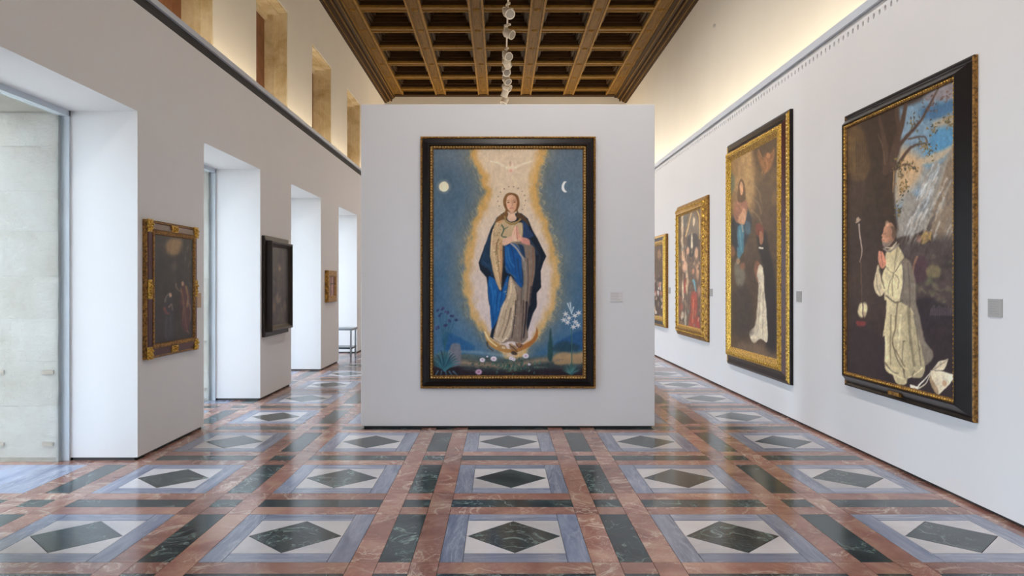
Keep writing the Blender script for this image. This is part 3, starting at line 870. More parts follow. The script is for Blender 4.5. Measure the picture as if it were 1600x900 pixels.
    for (pts, wd, cc, al) in (
        (B((560, 480), (550, 650), (480, 850)), 2.6, (208, 192, 164), .7), (C((480, 20), (420, 200), (370, 420)), 3.0, (200, 186, 168), .7),
        (C((560, 100), (520, 280), (450, 470)), 2.6, (104, 88, 78), .8), (C((500, 120), (460, 300), (400, 460)), 1.8, (132, 114, 98), .8),
        (C((590, 60), (570, 260), (530, 420), (470, 500)), 1.8, (206, 194, 176), .8), (B((620, 560), (640, 700), (610, 880)), 2.4, (92, 80, 72), .8),
        (C((620, 0), (610, 200), (570, 480)), 2.0, (60, 52, 52), .85), (C((660, 0), (650, 220), (640, 470)), 2.4, (136, 122, 112), .8),
        (B((700, 560), (690, 700), (690, 890)), 1.8, (70, 60, 58), .85), (B((740, 250), (745, 500), (730, 890)), 2.6, (146, 130, 114), .7),
        (B((790, 100), (800, 400), (770, 700)), 2.6, (130, 104, 86), .75), (B((840, 60), (845, 300), (810, 600)), 3.0, (116, 84, 68), .8),
        (B((770, 200), (780, 500), (750, 880)), 1.6, (66, 58, 58), .85), (C((720, 0), (715, 200), (690, 500)), 2.2, (62, 52, 54), .85), (C((760, 20), (750, 220), (720, 470)), 3.4, (34, 30, 40), .9),
        (C((690, 60), (680, 260), (660, 500)), 1.6, (122, 104, 98), .8), (C((340, 470), (400, 500), (430, 540)), 1.6, (214, 196, 186), .8),
        (B((820, 560), (800, 760)), 3.0, (46, 40, 46), .8), (C((450, 520), (500, 480), (520, 490)), 1.6, (220, 210, 196), .8)):
        p.line(pts, wd, cc, wd * .6, .9, al)
    # dark flat tongue of the sleeve edge and sleeve folds
    for (pts, wd, cc, al) in ((A((335, 560), (312, 720), (305, 890)), 2.0, (210, 190, 158), .8), (B((330, 60), (370, 300), (410, 500)), 2.4, (206, 182, 142), .8),
                              (A((400, 690), (375, 780), (370, 890)), 2.0, (112, 84, 58), .8), (B((375, 0), (395, 250), (425, 520)), 1.8, (128, 98, 66), .8),
                              (A((430, 690), (420, 790), (425, 890)), 2.8, (190, 152, 108), .8), (B((430, 0), (435, 250), (430, 480)), 2.4, (176, 122, 84), .75), (A((460, 770), (462, 890)), 1.4, (52, 46, 44), .9), (B((462, 20), (455, 300), (436, 560)), 1.8, (40, 38, 44), .9)):
        p.line(pts, wd, cc, wd * .7, .8, al)
    rr2 = random.Random(9)
    for k in range(60):         # brocade sprigs
        y = rr2.uniform(345, 425); x = rr2.uniform(769 + abs(y - 375) * .16, 784 - max(0, y - 400) * .25)
        p.blob(x, y, 1.1, .8, rr2.choice([(120, 100, 70), (170, 110, 90), (96, 100, 74), (216, 196, 160)]), .7, .6, rr2.uniform(0, 3))
    for k in range(50):
        y = rr2.uniform(440, 530); x = rr2.uniform(790 - (y - 440) * .18, 808)
        p.blob(x, y, 1.2, .8, rr2.choice([(140, 112, 84), (160, 110, 90), (210, 192, 160)]), .7, .45, rr2.uniform(0, 3))
    # blue sash in the middle
    p.poly(A((480, 770), (600, 740), (660, 800), (690, 890)) + B((700, 300), (705, 555), (640, 520), (575, 410), (510, 380), (485, 300), (478, 0)), (16, 74, 134), 1.0)
    for (a, b, c_, cc) in (((500, 0), (500, 180), (560, 330), (40, 108, 164)), ((560, 20), (600, 200), (620, 380), (14, 50, 96)), ((640, 200), (660, 360), (690, 500), (24, 52, 82)), ((520, 60), (545, 220), (600, 300), (46, 116, 170)), ((490, 300), (540, 380), (620, 440), (70, 96, 112))):
        p.line(B(a, b, c_), 2.0, cc, 1.2, 1.0, .8)
    p.poly(A((650, 750), (715, 770), (740, 890)) + B((745, 190), (700, 150), (660, 40)), (26, 52, 82), 1.0)
    p.line(A((560, 740), (620, 790), (680, 880)) + B((720, 210), (735, 330)), 2.8, (150, 144, 142), 2.6, .8)
    p.line(B((725, 250), (730, 500), (700, 700)), 3.2, (104, 104, 100), 2.6, 1.0, .7)
    # green ribbon on the chest, collar
    p.line(A((440, 500), (470, 560), (440, 640), (500, 660)), 1.8, (52, 74, 62), 1.4, .8); p.line(A((470, 560), (520, 530)), 1.4, (70, 90, 72), 1, .8)
    p.blob(730 + 415 / 8.18, 290 + 455 / 8.18, 4, 4, (190, 140, 96), .5, .7)
    # hair falling on the shoulders
    p.poly(A((500, 300), (470, 350), (400, 400), (360, 470), (440, 440), (500, 420), (520, 360)), (112, 78, 44), 1.0)
    p.poly(A((640, 300), (660, 350), (740, 400), (800, 520), (740, 460), (690, 430), (630, 400)), (76, 54, 34), 1.0)
    # neck and chest
    p.poly(A((525, 310), (522, 370), (508, 415), (525, 445), (560, 462), (610, 448), (632, 415), (612, 370), (608, 310)), (206, 172, 148), .8)
    p.line(A((480, 400), (500, 460), (560, 490), (630, 475), (680, 430)), 3.0, (142, 116, 72), 3.0, .7); p.line(A((500, 450), (560, 478), (630, 462)), .8, (196, 168, 112), .8, .5)
    p.line(A((530, 335), (570, 352), (605, 335)), 1.6, (150, 108, 88), 1.4, 1.2, .7)
    # head
    p.poly(A((560, 92), (500, 110), (465, 170), (462, 240), (490, 300), (520, 330), (620, 330), (660, 280), (668, 200), (640, 120)), (112, 74, 40), .8)
    p.line(A((540, 100), (490, 150), (475, 230)), 1.4, (150, 106, 62), 1, .7, .8)
    p.poly(A((560, 118), (515, 140), (497, 200), (503, 260), (530, 315), (570, 338), (610, 315), (632, 265), (636, 200), (612, 140)), (214, 176, 146), .7, grad=(789, 0, 808, 0, (188, 140, 110)))
    p.line(A((505, 192), (540, 186)), .8, (120, 82, 58), .6, .5, .8); p.line(A((585, 188), (622, 192)), .8, (110, 72, 52), .6, .5, .8)
    p.blob(730 + 524 / 8.18, 290 + 214 / 8.18, 2.0, .9, (112, 76, 58), .6); p.blob(730 + 604 / 8.18, 290 + 214 / 8.18, 1.9, .9, (104, 70, 52), .6)
    p.line(A((570, 195), (577, 250), (562, 262)), .9, (172, 120, 96), .8, .6, .8)
    p.line(A((548, 290), (570, 285), (594, 290)), 1.2, (168, 92, 84), .8, .5)
    p.blob(730 + 522 / 8.18, 290 + 255 / 8.18, 2, 1.8, (214, 150, 126), .9, .5)
    # forearms and joined hands
    p.poly(A((455, 690), (520, 665), (575, 640), (600, 690), (540, 740), (465, 765)), (206, 168, 146), .8)
    p.poly(A((790, 690), (720, 660), (680, 650), (670, 700), (720, 740), (800, 760)), (190, 132, 120), .8)
    p.poly(A((620, 510), (580, 600), (570, 680), (610, 710), (650, 690), (640, 580)), (220, 178, 156), .6)
    p.poly(A((640, 515), (665, 600), (690, 660), (690, 700), (640, 690), (625, 600)), (208, 158, 138), .6)
    p.line(A((632, 520), (636, 600), (640, 690)), .9, (146, 84, 72), .9, .5, .9); p.line(A((612, 560), (598, 640)), .6, (184, 134, 116), .6, .5, .8); p.line(A((655, 600), (670, 660)), .6, (170, 116, 100), .6, .5, .8)
    # shoes and cherubs at the hem
    for (x, y, r_, cc) in ((460, 590, 5.5, (150, 120, 88)), (590, 600, 6.5, (130, 100, 74)), (670, 570, 6, (124, 84, 58)), (600, 670, 5, (52, 40, 36)), (465, 600, 3, (206, 186, 150)), (560, 560, 3, (170, 140, 106))):
        p.blob(730 + x / 8.18, 470 + y / 8.18, r_, r_ * .6, cc, .5, .9, .3)
    p.line(C((540, 560), (590, 600), (640, 650)), 1.2, (60, 46, 38), 1, .7); p.line(C((620, 540), (660, 600), (700, 560)), 1.2, (66, 46, 38), 1, .7)
    # roses
    for (x, y, r_) in ((195, 755, 4.2), (338, 742, 4.8), (560, 735, 3.4), (592, 748, 3.2), (748, 705, 4.8), (794, 812, 2.2), (255, 715, 1.6)):
        X0, Y0 = 730 + x / 8.18, 470 + y / 8.18
        p.blob(X0, Y0, r_, r_ * .8, (206, 200, 212), .4); p.blob(X0, Y0, r_ * .4, r_ * .3, (170, 140, 160), .7, .8)
    p.blob(748, 581, 5.2, 4.2, (176, 142, 168), .4); p.blob(748, 581, 2, 1.6, (130, 96, 120), .7)
    p.grain(16, 3, 4); p.grain(10, 20, 30, 8)

# ---- the kneeling monk
def paint_monk(p):
    E0, E1, E2, E3, E4 = T(1300, 70, 3.0), T(1310, 330, 5.295), T(1310, 480, 4.736), T(1370, 90, 6.925), T(1300, 330, 2.571)
    rr = random.Random(11)
    p.C[:] = (54, 40, 34)
    p.C += p.vnoise(30, 50, 6)[..., None] * np.array([26, 20, 16.])
    # sky upper right
    p.poly(E0((300, 320), (420, 260), (600, 110), (600, 480), (520, 560), (400, 720), (300, 860), (290, 560)), (120, 140, 156), 4, 1, grad=(1400, 250, 1500, 140, (96, 128, 150)))
    p.poly(E0((300, 560), (330, 480), (420, 540), (420, 620), (330, 720), (296, 720)), (190, 152, 108), 9, .85)
    p.poly(E0((420, 300), (520, 270), (590, 250), (590, 330), (480, 350), (420, 340)), (60, 96, 128), 4, .9)
    p.poly(E0((430, 250), (560, 150), (590, 140), (590, 240), (500, 260)), (132, 116, 116), 4, .8)
    p.poly(E0((520, 340), (590, 320), (590, 400), (500, 400), (470, 370)), (168, 140, 108), 4, .7)
    p.poly(E0((480, 400), (590, 390), (590, 450), (500, 540), (430, 560)), (74, 128, 164), 4, .9)
    p.poly(E0((400, 540), (500, 500), (580, 470), (500, 545), (420, 560)), (190, 160, 124), 3, .8)
    # pale mountains
    p.poly(E0((600, 440), (560, 500), (500, 700), (440, 860), (330, 900), (300, 900), (300, 840), (350, 700), (380, 700), (410, 720), (420, 640), (480, 550), (510, 560), (540, 520)), (138, 132, 124), 2)
    for k in range(60):
        t_ = rr.random(); x = 1440 + t_ * 26 + rr.uniform(-8, 4); y = 315 - t_ * 62 + rr.uniform(0, 26)
        p.line([(x, y), (x - 3, y + 8), (x - 9, y + 16)], rr.uniform(1.5, 3), rr.choice([(184, 194, 200), (150, 160, 168), (208, 212, 212), (130, 134, 138)]), .6, 1.4, .7)
    p.poly(E0((560, 480), (600, 440), (600, 900), (470, 900), (480, 740), (520, 620)), (140, 122, 102), 3, .85)
    for k in range(170):
        x = rr.uniform(1400, 1494); y = rr.uniform(270, 400)
        if x < 1400 + (400 - y) * .35: continue
        ln = rr.uniform(8, 26)
        p.line([(x, y), (x - ln * .25, y + ln * .5), (x - ln * .4, y + ln)], rr.uniform(1.5, 3.5), rr.choice([(190, 186, 176), (106, 98, 92), (168, 156, 138), (92, 90, 92), (206, 206, 202)]), .8, 1.6, .6)
    # dim middle distance right
    p.poly([(1400, 395), (1440, 380), (1498, 385), (1498, 600), (1400, 600)], (70, 60, 58), 8, .9)
    for k in range(80):
        x, y = rr.uniform(1420, 1494), rr.uniform(395, 520)
        p.blob(x, y, rr.uniform(2, 5), rr.uniform(3, 9), rr.choice([(96, 82, 70), (60, 50, 52), (112, 98, 80), (84, 66, 64), (52, 44, 46), (98, 100, 72)]), .9, .55, rr.uniform(0, 3))
    # small scene: lit building and figure
    for k in range(14): p.line([(1440 + rr.uniform(-3, 6), 372 + rr.uniform(-6, 10)), (1448 + rr.uniform(-2, 6), 366 + rr.uniform(-6, 10)), (1454, 364 + rr.uniform(-4, 12))], 2, rr.choice([(176, 148, 84), (150, 112, 66), (120, 96, 70)]), .8, 1.6, .7)
    p.blob(1436, 374, 3, 5, (160, 116, 100), .9, .7)
    p.poly(E1((640, 400), (700, 370), (740, 450), (720, 560), (620, 600), (600, 500)), (70, 48, 56), 2, .9)
    p.line(E1((650, 380), (620, 470), (620, 620)), 3, (150, 108, 80), 2, 1.2, .8); p.poly(E1((730, 470), (820, 450), (840, 540), (740, 540)), (124, 112, 78), 2, .7)
    p.poly(E1((640, 740), (780, 720), (1000, 900), (700, 1000), (620, 900)), (38, 30, 36), 4, .9)
    for k in range(14): p.line(E1((760 + k * 14, 860), (770 + k * 13, 790 + rr.uniform(-20, 20))), 1.2, (128, 118, 118), .8, .8, .6)
    # dark ground
    p.poly([(1310, 560), (1400, 520), (1500, 520), (1505, 680), (1310, 640)], (42, 32, 36), 10, .9)
    # big tree and hut
    p.poly(E0((75, 380), (150, 400), (180, 430), (180, 600), (130, 640), (80, 600)), (88, 66, 42), 3, .9)
    for k in range(12): p.line(E0((80 + k * 9, 430 + k * 2), (78 + k * 9, 600)), 1.2, rr.choice([(112, 88, 54), (64, 46, 32)]), 1, .8, .7)
    p.poly(E0((150, 340), (300, 280), (320, 470), (300, 560), (290, 700), (300, 900), (150, 900), (160, 640), (180, 560)), (50, 36, 29), 3)
    for (P_, w0, w1) in ((((250, 600), (250, 480), (230, 380), (220, 330)), 9, 4), (((280, 580), (300, 460), (330, 360), (350, 260)), 12, 5), (((290, 500), (350, 430), (420, 350), (500, 200)), 7, 2), (((300, 580), (370, 480), (440, 460)), 6, 1.5), (((320, 400), (300, 330), (310, 280)), 6, 3), (((360, 440), (430, 430), (450, 470)), 3, 1), (((300, 580), (350, 560), (400, 590)), 4, 1)):
        p.line(E0(*P_), w0, (70, 50, 40), w1, 1.2)
    p.line(E0((250, 560), (235, 470), (215, 420)), 1.6, (112, 86, 66), 1, .9, .7); p.line(E0((290, 590), (285, 690)), 1.6, (170, 130, 90), 1.2, .8, .9)
    for k in range(230):        # leaves
        c_ = rr.choice([(1476, 150, 10, 9), (1460, 200, 9, 8), (1482, 190, 9, 8), (1442, 228, 9, 8), (1454, 236, 9, 7), (1408, 272, 8, 14), (1414, 296, 9, 10), (1402, 256, 8, 10), (1450, 165, 12, 10), (1425, 262, 12, 9), (1404, 330, 4, 8), (1430, 190, 10, 10)])
        x, y = rr.gauss(c_[0], c_[2] * .6), rr.gauss(c_[1], c_[3] * .7)
        col_ = rr.choice([(96, 84, 44), (120, 98, 52), (66, 58, 40), (52, 52, 44), (136, 104, 60)]) if y > 175 else rr.choice([(90, 64, 56), (110, 84, 70), (76, 56, 52)])
        p.blob(x, y, 2.2, 1.1, col_, .5, .85, rr.uniform(0, 3))
    # crucifix leaning in the dark, skull
    p.line(E1((150, 90), (180, 70)), 3, (150, 126, 108), 2, .8); p.blob(1340.5, 343, 2.4, 4, (160, 136, 118), .5)
    p.line(E1((170, 110), (180, 220), (195, 330), (178, 420)), 2.4, (178, 158, 146), 1.0, .8)
    p.line(E1((185, 400), (195, 740)), 1.2, (110, 84, 66), 1, .8, .8)
    p.blob(1348, 484, 7.4, 12, (206, 190, 150), .35, 1, .15); p.blob(1350, 491, 3, 5, (150, 128, 98), .6, .7); p.line(E1((200, 700), (205, 880)), 1.3, (60, 40, 34), 1.2, .7)
    p.poly(E2((100, 110), (190, 90), (260, 140), (300, 330), (270, 500), (100, 480)), (48, 34, 36), 4, .9)
    p.poly(E2((130, 100), (200, 110), (190, 140), (140, 135)), (128, 48, 48), 1.5, .9)
    # habit
    p.poly(E1((480, 265), (540, 380), (600, 430), (640, 600), (640, 740), (680, 900)) + E2((640, 250), (700, 330), (690, 390), (640, 440), (620, 480), (560, 500), (430, 540)) + E1((500, 900), (420, 500), (430, 330)), (120, 108, 94), 1.4)
    p.poly(E1((400, 330), (470, 290), (500, 290), (545, 385), (525, 420), (530, 600), (510, 740), (600, 800), (640, 900)) + E2((560, 60), (600, 250), (640, 440), (610, 520), (520, 520), (500, 570), (430, 560), (400, 500), (345, 450), (345, 230), (330, 210), (350, 60)) +
           E1((395, 740), (380, 720), (395, 500), (385, 420)), (206, 190, 148), 1.0, grad=(1385, 0, 1430, 0, (168, 154, 122)))
    p.poly(E1((330, 440), (305, 520), (292, 620), (330, 700), (370, 690), (385, 640), (360, 590), (345, 500)), (200, 182, 148), 1.0)
    p.poly(E1((385, 470), (355, 590), (395, 690), (470, 750), (520, 690), (530, 560), (520, 440), (450, 480)), (212, 196, 154), 1.0)
    dk = (128, 112, 84); lt = (226, 212, 172); vd = (84, 70, 58)
    for (P_, w_, cc) in ((E1((460, 510), (420, 600), (410, 700)), 1.6, dk), (E1((470, 520), (500, 570), (490, 640)), 1.6, dk), (E1((455, 520), (445, 600), (450, 700)), 1.4, dk), (E1((440, 540), (395, 640), (430, 720)), 1.4, lt),
                         (E1((490, 290), (470, 420), (462, 500)), 1.4, dk), (E1((510, 330), (490, 430), (466, 500)), 1.4, lt), (E1((545, 385), (500, 450), (465, 505)), 1.6, vd), (E1((385, 450), (420, 490), (455, 510)), 1.4, dk),
                         (E1((395, 700), (470, 755), (530, 740)), 2.4, vd), (E1((490, 760), (475, 900)) + E2((420, 160), (400, 260), (440, 350), (490, 440)), 2.6, (112, 96, 74)),
                         (E2((520, 0), (530, 200), (560, 430)), 5, (120, 108, 86)), (E2((560, 60), (590, 250), (610, 430)), 2.0, (90, 80, 70)), (E2((480, 250), (475, 330), (470, 400)), 1.2, vd), (E2((480, 250), (497, 250)), 1.6, vd),
                         (E2((350, 230), (360, 400)), 3, lt), (E2((460, 60), (450, 220), (440, 300)), 3.4, lt), (E2((390, 60), (385, 260), (385, 420)), 2.6, dk), (E2((345, 410), (400, 480), (440, 490)), 2.2, vd), (E2((400, 260), (440, 400), (490, 470)), 1.6, vd),
                         (E2((350, 440), (420, 500), (480, 530)), 2, lt), (E2((620, 450), (560, 500), (520, 520)), 2, lt), (E2((480, 460), (490, 520)), 2.2, vd), (E2((560, 470), (545, 510)), 1.6, vd), (E1((315, 520), (320, 620), (350, 700)), 1.4, dk), (E1((340, 480), (360, 570), (380, 640)), 2.0, vd),
                         (E1((530, 420), (545, 560), (520, 700)), 3.4, (104, 92, 84)), (E1((575, 430), (590, 620), (590, 800)), 2.4, (92, 80, 74)), (E2((640, 260), (680, 340), (660, 420)), 2, (110, 104, 92))):
        p.line(P_, w_, cc, w_ * .7, .9, .8)
    p.line(E1((375, 310), (420, 330), (470, 300), (500, 270)), 3.4, (128, 116, 104), 2.6, .9); p.line(E1((390, 300), (440, 300), (480, 255)), 2.2, (188, 172, 150), 1.6, .8)
    # head in profile, tonsured
    p.poly(E1((400, 100), (435, 95), (462, 130), (472, 190), (460, 240), (420, 280), (380, 290), (365, 260), (358, 235), (366, 215), (358, 205), (370, 175), (375, 140)), (190, 138, 108), .8, grad=(1378, 0, 1396, 0, (140, 100, 78)))
    p.poly(E1((435, 130), (465, 130), (474, 190), (458, 230), (440, 200), (445, 165)), (92, 70, 56), .9); p.poly(E1((365, 250), (400, 262), (440, 240), (420, 285), (375, 295)), (120, 106, 96), .9, .9)
    p.line(E1((372, 190), (392, 186)), .9, (84, 54, 44), .8, .6); p.line(E1((365, 238), (382, 240)), .9, (120, 62, 56), .8, .5); p.blob(1381 + 5, 349, 3, 4, (216, 170, 138), .8, .6)
    # hands
    p.poly(E1((335, 330), (328, 380), (335, 430), (355, 470), (375, 470), (395, 440), (385, 380), (365, 335), (350, 330)), (196, 130, 104), .7)
    p.line(E1((355, 340), (360, 400), (368, 450)), .9, (140, 82, 66), .8, .5, .9); p.line(E1((345, 350), (345, 400)), .7, (216, 156, 128), .7, .5)
    # mitre on the ground
    p.poly(E2((680, 470), (760, 470), (880, 505), (800, 590), (735, 655), (705, 610), (680, 540)), (206, 190, 160), .8, smooth=False, grad=(1452, 0, 1494, 0, (224, 214, 190)))
    p.poly(E2((672, 480), (695, 530), (735, 600), (738, 650), (705, 620), (680, 560)), (150, 126, 96), .8, .9)
    p.poly(E2((690, 470), (740, 400), (815, 382), (800, 430), (775, 465)), (200, 186, 158), .8, smooth=False); p.line(E2((700, 465), (810, 388)), .9, (120, 96, 72), .8, .6)
    p.blob(1310 + 785 / 4.736, 480 + 565 / 4.736, 3.2, 4, (186, 140, 104), .6, .8)
    p.line(E2((680, 490), (630, 540), (580, 600)), 1.8, (210, 202, 184), 2.4, .7); p.line(E2((680, 500), (640, 570), (560, 620)), 1.6, (190, 180, 160), 2.4, .7); p.poly(E2((530, 570), (580, 585), (590, 600), (540, 600)), (216, 206, 188), .7)
    p.grain(12, 4, 6)

# ---- gilded tall picture: seated woman with child above, friar in white and black below
def paint_vision(p):
    U, D = T(1120, 160, 3.914), T(1120, 380, 3.914)
    rr = random.Random(21)
    p.C[:] = (74, 56, 40)
    p.C += p.vnoise(18, 40, 3)[..., None] * np.array([30, 22, 16.])
    p.poly(U((75, 330), (200, 250), (240, 420), (230, 600), (190, 720), (110, 720), (80, 600)), (150, 116, 74), 5, .9)
    p.poly(U((150, 330), (230, 290), (240, 420), (200, 620), (150, 470)), (176, 140, 92), 4, .7)
    p.poly(U((80, 420), (110, 470), (95, 560), (80, 550)), (92, 100, 84), 2, .8)
    p.poly(U((230, 260), (380, 170), (380, 900), (280, 860), (240, 500)), (78, 58, 42), 4, .9)
    # angel upper right
    p.poly(U((300, 310), (330, 310), (350, 280), (340, 380), (300, 430), (270, 400), (250, 300), (285, 350)), (128, 84, 52), 2); p.blob(1120 + 315 / 3.914, 160 + 325 / 3.914, 2.6, 4.5, (156, 110, 76), .5)
    p.line(U((290, 360), (275, 430)), 3, (130, 90, 58), 2, 1)
    for (a, b, c_) in (((255, 290), (275, 330), (300, 345)), ((350, 290), (345, 340), (325, 350)), ((300, 350), (310, 400), (290, 440))): p.line(U(a, b, c_), 1.8, (158, 112, 78), 1.0, 1.0, .8)
    for k in range(26): p.blob(1120 + rr.uniform(90, 360) / 3.914, 160 + rr.uniform(200, 720) / 3.914, rr.uniform(3, 7), rr.uniform(6, 14), rr.choice([(128, 98, 64), (92, 68, 48), (160, 124, 80)]), 1.0, .22)
    # woman and child
    p.poly(U((150, 600), (185, 640), (215, 720), (200, 800), (160, 900), (110, 900), (85, 800), (105, 680)), (34, 42, 54), 1.6)
    p.poly(U((120, 600), (180, 600), (185, 680), (150, 740), (110, 720), (105, 650)), (140, 92, 72), 1.4)
    p.poly(U((150, 465), (130, 520), (128, 600), (175, 600), (170, 510)), (84, 56, 36), 1); p.poly(U((150, 485), (140, 520), (146, 565), (158, 560), (162, 515)), (196, 146, 108), .8)
    p.poly(U((140, 690), (165, 650), (180, 690), (165, 750), (130, 730)), (186, 138, 104), 1)
    p.poly(U((130, 760), (165, 760), (165, 900)) + D((160, 60), (130, 100), (125, 0)), (58, 108, 124), 1.2); p.line(U((140, 780), (150, 900)), 2.0, (96, 146, 156), 1.5, 1, .8)
    p.poly(U((175, 730), (205, 740), (205, 800), (175, 800)), (56, 88, 104), 1.2, .9)
    p.line(U((125, 610), (150, 640), (180, 700)), 1.4, (170, 120, 92), 1, 1, .8); p.line(U((135, 700), (150, 740), (160, 790)), 1.8, (190, 146, 112), 1, 1, .8)
    p.line(U((100, 720), (110, 800), (130, 880)), 2.4, (20, 26, 36), 1.6, 1.2, .8); p.blob(1163, 339, 1.6, 3, (196, 150, 118), .6, .9)
    # curled scroll and cherubs
    for q in range(3):
        p.line(U((215, 500 + q * 80), (255, 540 + q * 80), (270, 610 + q * 70)), 2.2, (146, 122, 92), 1.0, 1.4, .6)
    p.poly(D((110, 120), (170, 170), (160, 260), (120, 250)), (112, 108, 92), 2, .8); p.blob(1144, 393, 5, 9, (132, 88, 62), .6, .8); p.blob(1160, 416, 4, 6, (138, 92, 64), .6, .8); p.blob(1153, 408, 3, 5, (176, 140, 106), .6, .7)
    # friar
    p.poly(U((250, 790), (300, 790), (320, 900)) + D((340, 120), (360, 300), (360, 640), (300, 640), (290, 200), (250, 20)), (30, 24, 24), 2)
    p.poly(U((240, 745), (275, 750), (290, 800), (270, 830), (240, 800)), (112, 56, 40), 1.4); p.poly(U((262, 790), (282, 800), (286, 840), (274, 872), (262, 850)), (150, 100, 74), 1); p.line(U((262, 890), (280, 893)), 3, (210, 200, 184), 3, .8)
    p.poly(D((235, 110), (260, 120), (275, 200), (250, 240), (230, 180)), (120, 78, 56), 1)
    p.poly(D((262, 130), (285, 170), (292, 300), (305, 420), (310, 600), (270, 585), (230, 612), (210, 590), (200, 540), (235, 500), (250, 350), (255, 240), (245, 190)), (206, 192, 166), 1)
    for (a, b) in (((270, 260), (250, 540)), ((285, 300), (280, 560)), ((262, 240), (240, 520))): p.line(D(a, b), 1.4, (150, 134, 110), 1, .8, .8)
    p.poly(D((75, 640), (220, 600), (375, 700), (375, 770), (75, 680)), (112, 92, 72), 5, .7)
    p.poly(D((90, 300), (190, 280), (220, 520), (180, 560), (90, 540)), (52, 42, 38), 5, .8)
    p.grain(14, 3, 5)

# ---- picture in the broad gold frame: column, arch and figures in red
def paint_flagel(p):
    U, D = T(1045, 295, 7.2), T(1045, 410, 6.93)
    rr = random.Random(31)
    p.C[:] = (96, 78, 64); p.C += p.vnoise(8, 16, 3)[..., None] * np.array([40, 30, 24.])
    p.poly(U((150, 250), (200, 250), (200, 400), (160, 420)), (90, 88, 84), 1.2)
    p.line(U((155, 260), (150, 500), (155, 800)), 3.4, (176, 156, 128), 3.4, .8)
    p.poly(U((200, 380), (270, 270), (340, 380), (340, 540), (190, 540)), (112, 98, 84), 1.2); p.line(U((190, 540), (240, 330), (260, 230)), 1.4, (206, 170, 110), 1.2, .7)
    p.line(U((300, 220), (345, 320), (345, 560)), 1.6, (206, 168, 100), 1.4, .7); p.blob(1045 + 282 / 7.2, 295 + 370 / 7.2, 1.8, 7, (196, 176, 146), .5)
    p.poly(U((210, 540), (320, 520), (320, 700), (230, 760)), (66, 58, 54), 1.2)
    for (x, y, rx_, ry_, c_) in ((1068, 400, 2.6, 9, (206, 164, 130)), (1070, 416, 4, 9, (214, 168, 136)), (1075, 392, 2.2, 6, (196, 150, 118)), (1088, 395, 3, 9, (206, 164, 130)), (1083, 424, 2, 4, (186, 128, 98)), (1073, 440, 2.2, 18, (208, 176, 140)), (1067, 455, 1.6, 16, (216, 190, 158)), (1090, 425, 2.4, 12, (190, 146, 112)), (1092, 455, 2, 9, (176, 130, 104)), (1064, 480, 3, 6, (170, 92, 80)), (1066, 493, 3, 6, (196, 180, 156)), (1071, 500, 1.5, 14, (170, 160, 140)), (1081, 380, 1.6, 14, (214, 200, 170))):
        p.blob(x, y, rx_, ry_, c_, .6, .9)
    p.line(D((180, 180), (170, 330)), 2.6, (160, 70, 54), 2, .8)
    p.line(D((265, 190), (285, 260), (300, 370)), 3.2, (96, 140, 150), 2.6, .8)
    p.poly(D((250, 330), (300, 320), (310, 420), (300, 600), (280, 710), (220, 700), (235, 500)), (152, 68, 50), 1.6); p.line(D((270, 400), (255, 650)), 1.6, (214, 116, 82), 1.2, .8)
    p.poly(D((300, 600), (330, 590), (335, 720), (295, 720)), (150, 56, 48), 1)
    p.poly(D((95, 720), (200, 700), (340, 760), (340, 800), (95, 760)), (128, 108, 84), 2, .8); p.poly(D((95, 360), (130, 350), (130, 580), (95, 560)), (112, 70, 62), 2, .8)
    for k in range(40): p.line([(lambda x, y: (x, y))(1058 + k % 12 * 3.1, 380 + k * 3.2), (1058 + k % 12 * 3.1 + rr.uniform(-1.5, 1.5), 390 + k * 3.2)], 1.1, rr.choice([(214, 176, 140), (74, 58, 50), (130, 110, 96), (168, 126, 98)]), .5, .8, .6)
    for k in range(30): p.blob(rr.uniform(1058, 1094), rr.uniform(385, 515), 1.2, 2.5, rr.choice([(60, 48, 42), (196, 158, 120), (150, 96, 76), (110, 120, 112)]), .7, .6)
    p.grain(16, 2, 3)

def paint_crowd(p):
    rr = random.Random(41)
    p.C[:] = (64, 50, 42); p.C += p.vnoise(4, 12, 3)[..., None] * np.array([40, 30, 24.])
    p.poly([(1010, 378), (1034, 384), (1034, 430), (1010, 430)], (92, 72, 54), 3, .8); p.blob(1030, 398, 3, 8, (168, 128, 92), .7, .8)
    for k in range(80): p.blob(rr.uniform(1008, 1035), rr.uniform(430, 500), rr.uniform(.8, 1.8), rr.uniform(2, 5), rr.choice([(206, 178, 146), (170, 110, 92), (120, 104, 92), (60, 48, 46), (206, 196, 186)]), .6, .8)
    p.grain(16, 2, 3)

